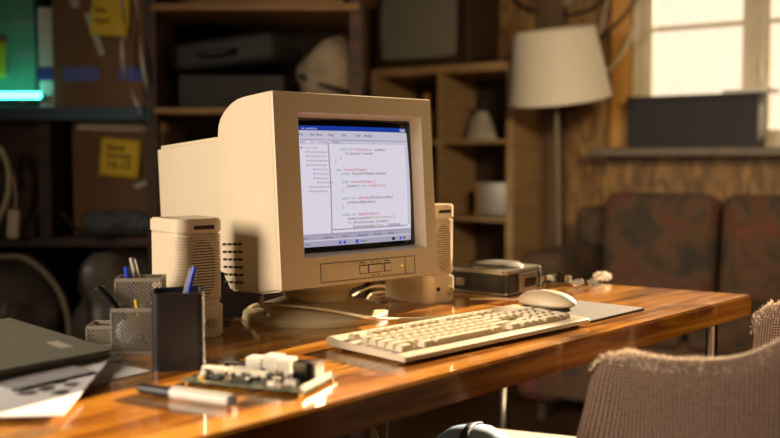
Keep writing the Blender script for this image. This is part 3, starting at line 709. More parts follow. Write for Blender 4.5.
def mesh_bin(parent, name, x0, y0, w, d, h):
    b = new()
    mesh_panel(b, (x0, y0, .003), (1, 0, 0), (0, 0, 1), w, h-.003); mesh_panel(b, (x0, y0+d, .003), (1, 0, 0), (0, 0, 1), w, h-.003)
    mesh_panel(b, (x0, y0, .003), (0, 1, 0), (0, 0, 1), d, h-.003); mesh_panel(b, (x0+w, y0, .003), (0, 1, 0), (0, 0, 1), d, h-.003)
    m_ = obj(name, b, 'steel', parent, smooth=0)
    b = new()
    for z in (h-.002, .003):
        for (c, s_) in (((x0+w/2, y0, z), (w+.003, .003, .006)), ((x0+w/2, y0+d, z), (w+.003, .003, .006)), ((x0, y0+d/2, z), (.003, d+.003, .006)), ((x0+w, y0+d/2, z), (.003, d+.003, .006))): box(b, c, s_, bev=.0008)
    for (x, y) in ((x0, y0), (x0+w, y0), (x0, y0+d), (x0+w, y0+d)): box(b, (x, y, h/2), (.003, .003, h), bev=.0006)
    box(b, (x0+w/2, y0+d/2, .001), (w, d, .0015))
    obj('frame', b, 'steel', m_)
    return m_
mesh_bin(og, 'front_bin', 0, 0, .066, .035, .070); mesh_bin(og, 'rear_bin', 0, .037, .068, .045, .110)
lt = thing('mesh_tray', 'small low wire mesh tray standing beside the mesh organiser', 'tray'); place(lt, D(83, 356)+Vector((-.012, .055, 0)), R(4)); mesh_bin(lt, 'tray_bin', 0, 0, .045, .05, .034)
ow = lambda x, y, z: Vector(og.location) + Matrix.Rotation(R(6), 3, 'Z') @ Vector((x, y, z))
pen('pen', 'clear ballpoint pen leaning in the mesh organiser', 'pen', ow(.050, .055, .010), ow(.020, .062, .140), .0042, 'clear', 'white')
pen('pen', 'blue ballpoint pen beside the clear pen in the mesh organiser', 'pen', ow(.045, .066, .010), ow(.010, .070, .125), .0045, 'blue', 'black')
pen('pen', 'blue pen standing nearest the black cup in the mesh organiser', 'pen', ow(.040, .048, .012), ow(.014, .050, .122), .0040, 'blue', 'blue', clip=False)
pen('marker_pen', 'thick black marker leaning left in the front bin of the mesh organiser', 'marker', ow(.048, .018, .012), ow(-.024, .022, .100), .0065, 'black', 'black_gloss')
pen('pencil', 'yellow pencil stub in the front bin of the mesh organiser', 'pencil', ow(.045, .024, .010), ow(.032, .024, .080), .0035, 'yellow_pencil', 'wood' if False else 'cream', clip=False)
b = new(); sphere(b, ow(.022, .018, .032), (.018, .013, .022), u=14, v=10)
for v in b.verts: v.co += Vector((rnd.uniform(-1, 1), rnd.uniform(-1, 1), rnd.uniform(-1, 1)))*.003
tag(obj('crumpled_paper', b, 'paper', smooth=10), 'crumpled white paper inside the front bin of the mesh organiser', 'crumpled paper')

# whiteboard marker in front
a = D(139, 388, .007); c = D(233, 401, .007)
mk = thing('marker_pen', 'white marker with a long black cap lying at the front of the desk', 'marker', a, (c-a).to_track_quat('Z', 'Y').to_euler()); L_ = (c-a).length
b = new(); lathe(b, [(0, 0), (.005, 0), (.0062, .004), (.0072, .05), (.0072, L_*.37), (0, L_*.37)], seg=24); obj('cap', b, 'black', mk)
b = new(); lathe(b, [(0, L_*.37), (.0076, L_*.37), (.0078, L_*.42), (.0078, L_-.004), (0, L_-.004)], seg=24); obj('barrel', b, 'white', mk)
b = new(); lathe(b, [(0, L_-.004), (.0064, L_-.004), (.0060, L_+.002), (0, L_+.002)], seg=24); obj('end_plug', b, 'black', mk)

# ------------------------------------------------------------------ papers and folder
def sheet(name, label, cat, cs, m, th=.0012, curl=.0, bow=0.0):
    """cs: four corner points in order"""
    b = new(); n = 10; cs = [Vector(c) for c in cs]; cen = sum(cs, Vector())/4
    P = lambda i, j: (cs[0]*(1-i)+cs[1]*i)*(1-j) + (cs[3]*(1-i)+cs[2]*i)*j
    lay = []
    for s_ in (0, 1):
        lay.append([[b.verts.new(P(i/n, j/n) + Vector((0, 0, th*s_ + bow*math.sin(PI*i/n)*math.sin(PI*j/n)+curl*(i/n)**2*(j/n)**2)) - cen) for j in range(n+1)] for i in range(n+1)])
    for i in range(n):
        for j in range(n):
            b.faces.new([lay[1][i][j], lay[1][i+1][j], lay[1][i+1][j+1], lay[1][i][j+1]]); b.faces.new([lay[0][i][j+1], lay[0][i+1][j+1], lay[0][i+1][j], lay[0][i][j]])
    for k in range(n):
        for (i0, j0, i1, j1) in ((k, 0, k+1, 0), (n, k, n, k+1), (n-k, n, n-k-1, n), (0, n-k, 0, n-k-1)):
            b.faces.new([lay[0][i0][j0], lay[0][i1][j1], lay[1][i1][j1], lay[1][i0][j0]])
    o = obj(name, b, m, smooth=60); o.location = cen
    if label: tag(o, label, cat)
    return o, (lambda i, j, e=.0006: P(i, j)-cen+Vector((0, 0, th+e+bow*math.sin(PI*i)*math.sin(PI*j)+curl*i**2*j**2)))
def blobs(o, pf, spots, name='printed_picture', m='paper_ink', e=.0006):
    b = new()
    for (i, j, di, dj) in spots:
        vs = [b.verts.new(pf(i+di*math.cos(a)*(1+.2*math.sin(3*a+i*9)), j+dj*math.sin(a)*(1+.2*math.cos(2*a+j*7)), e)) for a in [2*PI*k/14 for k in range(14)]]
        b.faces.new(vs)
    obj(name, b, m, o, smooth=0)
def rectc(c, dx, dy, w, h, z):   # corner c, unit dirs
    c = Vector((c.x, c.y, 0)); dx = Vector(dx).normalized(); dy = Vector(dy).normalized(); zz = Vector((0, 0, z))
    return [c+zz, c+dx*w+zz, c+dx*w+dy*h+zz, c+dy*h+zz]
o, pf = sheet('paper_sheet', 'lowest white sheet with dark printed pictures, its corner pointing at the marker', 'paper', rectc(D(151, 372), (-.62, -.78, 0), (-.78, .62, 0), .21, .297, DESKZ+.0005), 'paper')
blobs(o, pf, [(.14+.13*k, .28+.13*j, .035, .03) for k in range(4) for j in range(3)])
o, pf = sheet('paper_sheet', 'white sheet in the middle of the stack under the grey folder', 'paper', rectc(D(124, 360), (-.40, -.92, 0), (-.92, .40, 0), .21, .297, DESKZ+.004), 'paper')
blobs(o, pf, [(.2+.2*k, .15, .06, .02) for k in range(4)], m='paper_grey')
p0 = D(63, 421); o, pf = sheet('paper_sheet', 'top white sheet with dark flower pictures, sticking out under the grey folder', 'paper', [Vector((p0.x, p0.y, DESKZ+.006)), Vector((p0.x-.03, p0.y+.30, DESKZ+.014)), Vector((p0.x-.24, p0.y+.28, DESKZ+.014)), Vector((p0.x-.21, p0.y-.02, DESKZ+.006))], 'paper')
blobs(o, pf, [(.30, .12, .035, .05), (.36, .22, .035, .045), (.42, .10, .03, .05), (.47, .19, .03, .05), (.30, .30, .03, .05), (.38, .34, .03, .04)])
blobs(o, pf, [(.62+.07*k, .2+.03*k, .012, .16) for k in range(4)], 'printed_lines', 'paper_grey')
p0 = D(20, 424); o, pf = sheet('paper_sheet', 'grey photo print lying on the sheets at the left edge of the desk', 'paper', [Vector((-.455, 1.10, DESKZ+.0125)), Vector((-.385, 1.19, DESKZ+.0145)), Vector((-.50, 1.28, DESKZ+.0165)), Vector((-.57, 1.19, DESKZ+.0145))], 'paper_grey')
fo = thing('folder', 'thick grey green card folder with a small pale sticker on top of papers', 'folder')
C_ = D(113, 350, .026); dA = Vector((-.73, .683, 0)); dB = Vector((-.62, -.785, 0))
C0 = Vector((C_.x, C_.y, 0))
fo.location = (C0.x, C0.y, DESKZ)
def fpt(a_, b_, z): return dA*a_ + dB*b_ + Vector((0, 0, z))
b = new(); ly = []
for z in (0, .0025, .007, .0105):
    dx_ = .004 if z in (.0025, .007) else 0
    ly.append([b.verts.new(fpt(a_, b_, .017+z+.02*a_)) for (a_, b_) in ((dx_, dx_), (.32, dx_), (.32, .235-dx_), (dx_, .235-dx_))])
for A_, B_ in zip(ly, ly[1:]):
    for k in range(4): b.faces.new((A_[k], A_[(k+1) % 4], B_[(k+1) % 4], B_[k]))
b.faces.new(ly[0][::-1]); b.faces.new(ly[-1]); obj('cover', b, 'folder', fo)
b = new(); vs = [b.verts.new(fpt(a_, b_, .0283+.02*a_)) for (a_, b_) in ((.035, .055), (.065, .055), (.065, .085), (.035, .085))]
sc = D(60, 346, .034); 
b.free(); b = new(); cs_ = [D(45, 342.5, .030), D(57, 340, .031), D(74, 346.5, .029), D(60, 349, .028)]
vv = []
for q in cs_:
    q = q-Vector((C0.x, C0.y, 0)); a_ = q.xy.dot(dA.xy); 
    det = dA.x*dB.y-dA.y*dB.x; a_ = (q.x*dB.y-q.y*dB.x)/det; b_ = (dA.x*q.y-dA.y*q.x)/det
    vv.append((a_, b_))
vt = [b.verts.new(fpt(a_, b_, .0280+.02*a_)) for (a_, b_) in vv]; b.faces.new(vt); obj('sticker', b, 'sticker', fo)

# ------------------------------------------------------------------ under the desk
bn = thing('bench', 'low white bench standing under the desk', 'bench'); place(bn, Vector((.245, 1.78, 0)), R(-20), 0)
b = new(); box(b, (.08, .1, .410), (.40, .32, .03), bev=.006); obj('bench_top', b, 'white', bn)
for (x, y) in ((-.1, -.03), (.26, -.03), (-.1, .23), (.26, .23)): b = new(); box(b, (x, y, .1975), (.03, .03, .395), bev=.003); obj('leg', b, 'white', bn)
pq = at(482, 432, 1.78)
bl = thing('pouch', 'pale blue rounded pouch with a dark band under the front of the desk', 'pouch', (pq.x-.02, pq.y, .4255), R(14))
b = new(); lathe(b, [(0, 0), (.06, 0), (.085, .01), (.09, .03), (.075, .060), (.045, .08), (0, .088)], sy=.7, seg=40); obj('pouch_body', b, 'paleblue', bl)
b = new(); BP = [(-.090, .032), (-.0755, .061), (-.0455, .081), (-.02, .0855), (0, .0885), (.02, .0855), (.0455, .081), (.0755, .061), (.090, .032)]
for (c0, c1) in zip(BP, BP[1:]):
    vs = [b.verts.new((x_*.5+o_, x_*.606, z_+.0012)) for (x_, z_), o_ in ((c0, -.009), (c1, -.009), (c1, .009), (c0, .009))]; b.faces.new(vs)
bmesh.ops.remove_doubles(b, verts=list(b.verts), dist=1e-5); o = obj('band', b, 'navy', bl); md = o.modifiers.new('solid', 'SOLIDIFY'); md.thickness = .003; md.offset = 0
b = new(); q = at(386, 425, 1.5); tube(b, [(q.x, q.y, DESKZ-.046), (q.x+.002, q.y, .60), (q.x-.002, q.y+.005, .45), (q.x+.01, q.y, .2), (q.x+.05, q.y, .004)], .0025)
tag(obj('hanging_cable', b, 'cable_beige'), 'thin pale cable hanging straight down below the desk front', 'cable')
b = new(); q = at(352, 434, 1.45); tube(b, [(q.x-.03, q.y+.02, DESKZ-.047), (q.x-.02, q.y, .66), (q.x, q.y, .612), (q.x+.03, q.y, .60), (q.x+.05, q.y+.03, .45), (q.x+.02, q.y+.03, .2), (q.x-.05, q.y+.03, .004)], .003)
tube(b, [(q.x-.02, q.y+.02, DESKZ-.047), (q.x-.015, q.y-.01, .65), (q.x+.01, q.y-.01, .607), (q.x+.04, q.y, .59), (q.x+.06, q.y+.03, .4), (q.x+.03, q.y+.04, .004)], .0025)
tag(obj('cable_bundle', b, 'cable_beige'), 'tangled tan cables hanging under the desk left of the single cable', 'cable')

# ------------------------------------------------------------------ armchair
ch = thing('armchair', 'brown tweed armchair with fuzzy edges coloured as if sunlit pushed towards the desk', 'armchair')
ctr = Vector((.487, 1.47, 0)); CR = math.atan2(.69, .72); place(ch, ctr, CR, 0)
def smooth01(x): x = max(0, min(1, x)); return x*x*(3-2*x)
def shell_geo(thick=.03):
    path = [(-.243, -.025)]; 
    for k in range(1, 6): path.append((-.25, -.025-.095*k/5))
    for k in range(1, 24): a = PI+PI*k/24; path.append((.25*math.cos(a), -.12+.32*math.sin(a)*1.0))
    for k in range(5, 0, -1): path.append((.25, .02-.14*k/5))
    path.append((.245, .02)); return path
path = shell_geo()
lens = [0]
for p, q in zip(path, path[1:]): lens.append(lens[-1]+math.hypot(q[0]-p[0], q[1]-p[1]))
Lt = lens[-1]
def topz(s):
    e = min(s, Lt-s)
    return .782 - .030*math.exp(-(e/.018)**2) - .008*math.sin(min(1, e/.14)*PI) + .14*smooth01((e-.15)/.22)
b = new(); uvl = b.loops.layers.uv.new('UVMap')
grid = []; uvs = []
th = .032
for i, p in enumerate(path):
    p = Vector(p); a_ = Vector(path[max(i-1, 0)]); c_ = Vector(path[min(i+1, len(path)-1)]); d = (c_-a_).normalized(); nrm_ = Vector((d.y, -d.x))   # outward
    if nrm_.dot(p-Vector((0, -.1))) < 0: nrm_ = -nrm_
    zt = topz(lens[i]); e = min(lens[i], Lt-lens[i]); prof = []
    ttop = th*(.75+.25*min(1, e/.03))
    for z in (.30, .38, .46, .54, .62, .68, zt-.05, zt-.03): prof.append((th*(1+.25*math.sin(PI*(z-.3)/.5)), z))
    for k in range(1, 8): a2 = PI*k/8; prof.append((ttop*math.cos(a2), zt-.028+.028*math.sin(a2)))
    for z in (zt-.03, zt-.05, .68, .62, .54, .46, .38, .30): prof.append((-th, z))
    col_ = []; uu = []; vl = 0; last = None
    for (o_, z) in prof:
        back = .035*smooth01((.78-z)/.4)*0
        lean = (z-.45)*.12
        q = p + nrm_*(o_+lean)
        # arm fronts bulge forward lower down
        f = math.exp(-(e/.06)**2)*(.07 if i < len(path)/2 else .01)*smooth01((zt-z)/.25)
        y = q.y + f
        pt = Vector((q.x, y, z))
        if last is not None: vl += (pt-last).length
        last = pt; col_.append(b.verts.new(pt)); uu.append((lens[i], vl))
    grid.append(col_); uvs.append(uu)
def qf(vs, us):
    f = b.faces.new(vs)
    for l, u_ in zip(f.loops, us): l[uvl].uv = u_
m_ = len(grid[0])
for i in range(len(grid)-1):
    for j in range(m_-1): qf([grid[i][j], grid[i+1][j], grid[i+1][j+1], grid[i][j+1]], [uvs[i][j], uvs[i+1][j], uvs[i+1][j+1], uvs[i][j+1]])
for gi in (0, -1):
    G = grid[gi]
    for j in range(m_//2):
        k = m_-1-j
        if k-1 > j+1: qf([G[j], G[j+1], G[k-1], G[k]], [(0, uvs[gi][j][1]), (0, uvs[gi][j+1][1]), (.05, uvs[gi][j+1][1]), (.05, uvs[gi][j][1])])
for i in range(len(grid)-1): qf([grid[i][0], grid[i][-1], grid[i+1][-1], grid[i+1][0]], [(0, 0)]*4)
sh = obj('padded_back', b, 'tweed', ch, smooth=70)
md = sh.modifiers.new('sub', 'SUBSURF'); md.levels = 1; md.render_levels = 2
# fuzzy wool along the rim: short fibres, pale colour stands in for sun glow
b = new()
rf = random.Random(3)
for k in range(9000):
    i = rf.random()*(len(path)-1); i0 = int(i); f = i-i0
    if i < .25: continue
    j = rf.randint(6, 15); g = rf.random()
    P0 = grid_pts = None
    A_ = None
    p = Vector(path[i0]).lerp(Vector(path[i0+1]), f)
    d = (Vector(path[i0+1])-Vector(path[i0])).normalized(); nrm_ = Vector((d.y, -d.x))
    if nrm_.dot(p-Vector((0, -.1))) < 0: nrm_ = -nrm_
    s_ = lens[i0]+(lens[i0+1]-lens[i0])*f; zt = topz(s_); lean = (zt-.45)*.12
    a2 = rf.uniform(.55, PI+.2)
    if rf.random() < .05: pass
    o_, z = th*math.cos(a2)*.98, zt-.028+.028*math.sin(a2)*.98
    q = p+nrm_*(o_+lean); q3 = Vector((q.x, q.y, z-.002)); dn = Vector((nrm_.x*math.cos(a2), nrm_.y*math.cos(a2), math.sin(a2)))
    dn = (dn+Vector((rf.uniform(-1, 1), rf.uniform(-1, 1), rf.uniform(-1, 1)))*.9).normalized()
    L0 = rf.uniform(.003, .009); sd_ = dn.cross(Vector((rf.random(), rf.random(), rf.random()))).normalized()*.0005; s2 = dn.cross(sd_).normalized()*.0005
    e_ = q3+dn*L0
    vs = [b.verts.new(x) for x in (q3+sd_, q3-sd_*.5+s2, q3-sd_*.5-s2, e_)]
    for t_ in ((0, 1, 3), (1, 2, 3), (2, 0, 3)): b.faces.new([vs[x] for x in t_])
fz = obj('rim_fuzz', b, mat('sunlit_wool_fibre', 'ecd8bc', .95, var=.1), ch, smooth=0); fz['kind'] = 'stuff'
b = new(); prism(b, [(p[0]*.86, p[1]*.86) for p in path], 'z', .34, .46, bev=.015); obj('seat', b, 'tweed', ch)
for (x, y) in ((-.2, -.02), (.2, -.02), (-.16, -.33), (.16, -.33)): b = new(); cylz(b, (x, y, .32), (x*1.15, y*1.1, 0), .018, r2=.012); obj('leg', b, 'rack', ch)

# ------------------------------------------------------------------ shelf unit, television, lamp, sofa
su = wroot(thing('shelf_unit', 'birch cube shelving unit against the wall behind the monitor', 'shelf unit'))
su.location = W(-.085, .39, 0); su.rotation_euler = (0, 0, WA)      # local: front right bottom corner at origin, y backwards
SW, SHH, SD = .80, 1.49, .375
for x in (-.019, -SW+.019):
    b = new(); box(b, (x, SD/2, SHH/2), (.038, SD, SHH), bev=.002); obj('side_panel', b, 'shelf', su)
for z in (.019, SHH-.019): b = new(); box(b, (-SW/2, SD/2, z), (SW-.076, SD, .038), bev=.002); obj('top_panel' if z > 1 else 'bottom_panel', b, 'shelf', su)
b = new(); box(b, (-SW/2, SD/2, SHH/2), (.018, SD-.002, SHH-.078)); obj('divider', b, 'shelf', su)
for k in range(1, 4):
    for sx in (-1, 1): b = new(); box(b, (-SW/2+sx*(SW/4-.017), SD/2, SHH*k/4), (SW/2-.049, SD-.002, .018)); obj('shelf_board', b, 'shelf', su)
b = new(); box(b, (-SW/2, SD-.006, SHH/2), (SW-.08, .006, SHH-.078)); obj('back_panel', b, 'rack', su)
Ms = Matrix.Translation(su.location) @ Matrix.Rotation(WA, 4, 'Z')
def SU(x, y, z): return Ms @ Vector((x, y, z))
z3, z2 = SHH*3/4+.0095-SHH/4, SHH/2+.0095
z3 = SHH*3/4+.0095; z2 = SHH*2/4+.0095
# things in the shelves: upper right compartment floor z3, lower one z2
cl = thing('figurine', 'pale cloth figurine with a dark hood in the upper cube of the shelf unit', 'figurine', SU(-.23, .12, z3), WA)
b = new(); lathe(b, [(0, 0), (.085, 0), (.08, .02), (.055, .09), (.03, .14), (0, .15)], sy=.7, seg=20); obj('robe', b, 'whitecloth', cl)
b = new(); sphere(b, (.01, 0, .175), (.028, .026, .045)); obj('hood', b, 'case_black', cl)
b = new(); sphere(b, (.0, 0, .06), (.055, .06, .05)); b.transform(mtx((SU(-.095, .27, z3+.005)))); 
tag(obj('cloth_bundle', b, 'bluecloth'), 'dark blue cloth bundle beside the pale figurine in the shelf unit', 'bundle')
bk = thing('storage_tin', 'upright grey tin with pale edges in the lower cube of the shelf unit', 'tin', SU(-.15, .12, z2), WA+R(12))
b = new(); box(b, (0, 0, .085), (.16, .11, .17), bev=.015); obj('tin_body', b, 'silver', bk)
b = new(); box(b, (-.079, 0, .085), (.012, .114, .175), bev=.005); obj('tin_rim', b, 'post', bk)
b = new(); lathe(b, [(0, 0), (.02, 0), (.022, .05), (.012, .07), (.014, .09), (0, .095)], seg=16); b.transform(mtx(SU(-.54, .12, z3)) @ Matrix.Diagonal((1.2, 1.2, 2.6, 1))); tag(obj('bottle', b, 'post'), 'small amber bottle in the upper left cube of the shelf unit', 'bottle')
# television
tv = thing('television', 'old tube television standing on top of the shelf unit', 'television', SU(-.53, .03, SHH), WA)
b = new(); box(b, (.0, .18, .21), (.54, .34, .42), bev=.012, seg=3)
obj('tv_case', b, 'tvbody', tv)
b = new(); t = bmesh.new(); bmesh.ops.create_grid(t, x_segments=16, y_segments=12, size=.5)
for v in t.verts:
    x, y = v.co.x*2, v.co.y*2; w_, h_ = .195*(1-.04*y*y), .17*(1-.04*x*x)
    v.co = Vector((-.01+x*w_*1.13, .0095-.016*(1-(x*x+y*y)/2)-.004, .215+y*h_))
merge(b, t); 
obj('tv_screen', b, 'tvscreen', tv, smooth=60)
b = new()
for k in range(4): cyl(b, (.14+.02*k, .004, .022), .005, .008, rot=(PI/2, 0, 0), seg=12)
obj('control_buttons', b, 'silver', tv)
# floor lamp
lp = thing('floor_lamp', 'floor lamp with a tilted cream linen shade in front of the strand board wall', 'floor lamp')
lc = at(557, 65, 4.2); lp.location = (lc.x, lc.y, 0)
b = new(); lathe(b, [(0, 0), (.11, 0), (.11, .012), (.03, .025), (.012, .04), (0, .04)]); obj('lamp_base', b, 'steel', lp)
b = new(); tube(b, [(.035, 0, .03), (.025, 0, .5), (.01, 0, 1.0), (0, 0, 1.30), (0, 0, lc.z+.04)], .008, smooth=4); obj('pole', b, 'duct', lp)
SHT = Matrix.Translation((0, 0, lc.z)) @ Matrix.Rotation(R(-7), 4, 'Y') @ Matrix.Rotation(R(9), 4, 'X')
b = new(); hh = .155
lathe(b, [(.178, hh), (.230, -hh), (.227, -hh), (.175, hh), (.178, hh)], seg=64); b.transform(SHT); shd = obj('lamp_shade', b, 'shade', lp)
b = new()
for r_, z in ((.1785, hh-.004), (.2305, -hh+.004)): lathe(b, [(r_-.001, z-.005), (r_, z-.005), (r_, z+.005), (r_-.001, z+.005)], seg=64)
b.transform(SHT); obj('shade_trim', b, 'shade', shd)
b = new(); 
for a in (0, 120, 240): cylz(b, (0, 0, hh-.03), (.176*math.cos(R(a)), .176*math.sin(R(a)), hh-.004), .002, seg=8)
sphere(b, (0, 0, .02), (.03, .03, .045)); b.transform(SHT); obj('bulb_holder', b, 'white', lp)

# sofa
sf = thing('sofa', 'old sofa with faded dark floral upholstery under the window', 'sofa'); sf.location = W(.235, .47, 0); sf.rotation_euler = (0, 0, WA)
# local: x along wall, y=0 back's front plane, -y into the room
b = new(); box(b, (1.05, .16, .42), (2.1, .26, .80), bev=.05, seg=4); obj('back_frame', b, 'floral', sf)
b = new(); box(b, (1.05, -.24, .24), (2.06, .62, .28), bev=.03, seg=3); obj('seat_base', b, 'floral', sf)
for x0, w_ in ((.17, .48), (.655, .58), (1.24, .68)):
    b = new(); box(b, (x0+w_/2, -.02, .655), (w_-.012, .22, .47), rot=(R(-8), 0, R(0)), bev=.075, seg=5); obj('back_cushion', b, 'floral', sf)
    b = new(); box(b, (x0+w_/2, -.30, .42), (w_-.012, .56, .15), bev=.045, seg=4); obj('seat_cushion', b, 'floral', sf)
for x in (.07, 2.03): b = new(); box(b, (x, -.2, .365), (.20, .66, .60), bev=.075, seg=5); obj('armrest', b, 'floral', sf)
for x in (.08, 2.0):
    for y in (-.48, .2): b = new(); cyl(b, (x, y, .03), .025, .06); obj('leg', b, 'rack', sf)

# box on the sill
bx = thing('storage_box', 'long black box lying on the window sill', 'box'); bx.location = W(.665, .075, ZS); bx.rotation_euler = (0, 0, WA+R(-1))
b = new(); box(b, (0, -.01, .105), (.575, .15, .210), bev=.006); obj('box_body', b, 'leather_box', bx)
b = new(); box(b, (0, -.01, .222), (.583, .158, .026), bev=.006); obj('lid', b, 'leather_box', bx)
b = new(); P = [W(1.28, .02, ZS+.20), W(1.55, .04, ZS+.20), W(1.55, .16, ZS+.17), W(1.28, .16, ZS+.20)]
o = thing('book', 'pale paperback lying on the right end of the black box', 'book', W(.90, .07, ZS+.2355), WA+R(-12))
b = new(); box(b, (0, 0, .008), (.20, .13, .013), bev=.001); obj('pages', b, 'paper', o)
b = new(); box(b, (0, -.0, .0152), (.205, .135, .0015)); box(b, (0, 0, .0008), (.205, .135, .0015)); obj('cover', b, 'sticker', o)

# cables on the strand board wall
def wc(name, label, pts, r, m):
    b = new(); tube(b, [Vector(p) for p in pts], r); o = obj(name, b, m); tag(o, label, 'cable'); return o
def wp(px, py, off=.03):     # point on the window wall seen at that pixel, pushed off it a little
    d = ray(px, py); o_ = Vector((0, 0, CAMZ)); t = ((W0+NRM*off)-o_).dot(NRM)/d.dot(NRM); return o_+d*t
wc('wall_cable', 'dark cable looping in a wide arc above the lamp shade', [wp(512, -8), wp(520, 5), wp(545, 13), wp(570, 14), wp(592, 8), wp(612, -8)], .007, 'cable_black')
wc('wall_cable', 'dark cable curving down over the pine window post', [wp(640, -8, .06), wp(632, 5, .06), wp(618, 22, .06), wp(600, 36, .06), wp(585, 40, .04), wp(560, 44, .03)], .007, 'cable_black')
wc('wall_cable', 'stiff white cable sticking out beside the pine window post', [wp(608, 70, .08), wp(616, 62, .10), wp(624, 50, .11), wp(631, 36, .12), wp(634, 27, .12)], .011, 'cable_white')
wc('wall_cable', 'pale cable hanging from the ceiling right of the lamp shade', [wp(609, -8), wp(606, 8), wp(602, 24), wp(600, 34)], .006, 'cable_white')
wc('wall_cable', 'thin tan cable winding down the strand board below the lamp shade', [wp(545, 88), wp(552, 110), wp(548, 135), wp(556, 158), wp(545, 182), wp(552, 215), wp(545, 240), wp(556, 262)], .006, 'duct')
wc('wall_cable', 'dark cable running down the wall left of the sofa', [wp(540, 200), wp(548, 225), wp(560, 248), wp(572, 262)], .006, 'cable_black')
wc('wall_conduit', 'grey conduit pipe rising from behind the lamp shade to the ceiling', [wp(561, -10, .015), wp(562, 10, .015), wp(562, 60, .015), wp(563, 130, .015)], .010, 'duct')
b = new(); box(b, (0, 0, 0), (.09, .05, .09), bev=.006); b.transform(Matrix.Translation(wp(566, -2, .026)) @ Matrix.Rotation(WA, 4, 'Z')); tag(obj('junction_box', b, 'duct'), 'grey junction box on the strand board wall above the lamp', 'junction box')

# ------------------------------------------------------------------ storage rack on the left and what it holds
def X3(px, Y=3.1): return at(px, 200, Y).x
YR = 3.1
rk = thing('storage_rack', 'dark wooden storage rack filled with boxes along the left wall', 'rack', (0, 0, 0))
zA, zB, zC = at(0, 107, YR).z, at(0, 238, YR).z, .32     # shelf tops
zD = at(0, 3, YR).z
b = new(); box(b, ((X3(-120)+X3(152))/2, YR+.24, zA-.022), (X3(152)-X3(-120), .48, .044), bev=.003); obj('teal_shelf_board', b, 'rack_teal', rk)
b = new(); box(b, ((X3(154)+X3(360))/2, YR+.24, zA-.012), (X3(360)-X3(154), .48, .022), bev=.003); obj('shelf_board', b, 'plank', rk)
b = new(); box(b, ((X3(154)+X3(360))/2, YR+.25, zD-.012), (X3(360)-X3(154), .5, .024), bev=.003); obj('shelf_board', b, 'plank', rk)
for z in (zB, zC): b = new(); box(b, ((X3(-120)+X3(360))/2, YR+.25, z-.015), (X3(360)-X3(-120), .5, .03), bev=.003); obj('shelf_board', b, 'rack', rk)
for px in (-115, 152, 356):
    for y in (.02, .47): b = new(); box(b, (X3(px), YR+y+.01, 1.06), (.04, .04, 2.12), bev=.003); obj('post', b, 'rack', rk)
b = new(); box(b, ((X3(-120)+X3(360))/2, YR+.515, 1.0), (X3(360)-X3(-120), .012, 2.0)); obj('back_board', b, 'rack', rk)

def cbox(label, x0, x1, y0, d, z0, h, m='cardboard', rot=0.0, tape=None, group=None):
    o = thing('cardboard_box', label, 'box', ((x0+x1)/2, y0+d/2, z0), rot, group); w_ = x1-x0
    b = new(); box(b, (0, 0, h/2), (w_, d, h), bev=.003); bd = obj('box_body', b, m, o)
    b = new(); box(b, (-w_/4, 0, h+.002), (w_/2-.002, d, .003)); box(b, (w_/4, 0, h+.002), (w_/2-.002, d, .003)); obj('flap', b, m, o)
    return o
def on_front(parent, name, pts, m, y):
    """flat piece (paper, tape) on a front face; pts are local x,z"""
    b = new(); prism(b, pts, 'y', y-.0014, y-.0002); return obj(name, b, m, parent)
def note(name, label, px0, py0, px1, py1, Y, lines, tilt=0.0):
    a = at(px0, py0, Y); c = at(px1, py1, Y); w_, h_ = c.x-a.x, a.z-c.z
    o = thing(name, label, 'note', ((a.x+c.x)/2, Y, (a.z+c.z)/2), (0, tilt, 0))
    b = new(); g = [[b.verts.new((-w_/2+w_*i/6, -.0015-.010*(1-j/6)**2*(.4+.6*i/6), -h_/2+h_*j/6)) for j in range(7)] for i in range(7)]
    for i in range(6):
        for j in range(6): b.faces.new((g[i][j], g[i+1][j], g[i+1][j+1], g[i][j+1]))
    p_ = obj('note_paper', b, 'yellow_note', o); sm = p_.modifiers.new('solid', 'SOLIDIFY'); sm.thickness = .0006
    b = new()
    for (s_, u, v, k) in lines:
        V, F = text_geo(s_); vs = [b.verts.new((-w_/2+w_*(u)+p.x*k*w_, -.0135, h_/2-h_*v+p.y*k*w_)) for p in V]
        for f in F: b.faces.new([vs[i] for i in f])
    if lines: obj('handwriting', b, 'ink', o, smooth=0)
    return o
bb = cbox('large brown cardboard box with blue tape bands on the upper rack shelf', X3(52), X3(150), YR+.04, .36, zA, at(0, -60, YR).z-zA)
w_ = (X3(150)-X3(52)); cxm = (X3(52)+X3(150))/2
for (p0, p1) in ((61, 98), (118, 148)):
    zt_, zb_ = at(0, 66, YR).z-zA, at(0, 80, YR).z-zA
    on_front(bb, 'blue_tape', [(X3(p0)-cxm, zb_), (X3(p1)-cxm, zb_), (X3(p1)-cxm, zt_), (X3(p0)-cxm, zt_)], 'tape_blue', -.18)
def strip(parent, name, pxs, m, y, cx, z0):
    pts = [(at(p[0], p[1], YR).x-cx, at(p[0], p[1], YR).z-z0) for p in pxs]; return on_front(parent, name, pts, m, y)
strip(bb, 'clear_tape', [(80, 12), (86, 10), (102, 52), (96, 55)], 'ribbon', -.18, cxm, zA)
strip(bb, 'clear_tape', [(66, -4), (75, -4), (75, 6), (66, 5)], 'ribbon', -.18, cxm, zA)
note('sticky_note', 'large yellow note stuck on the upper cardboard box', 91, -6, 130, 36, YR+.037, [('box', .1, .45, .2), ('tapes', .1, .7, .2)], R(4))
b = new()
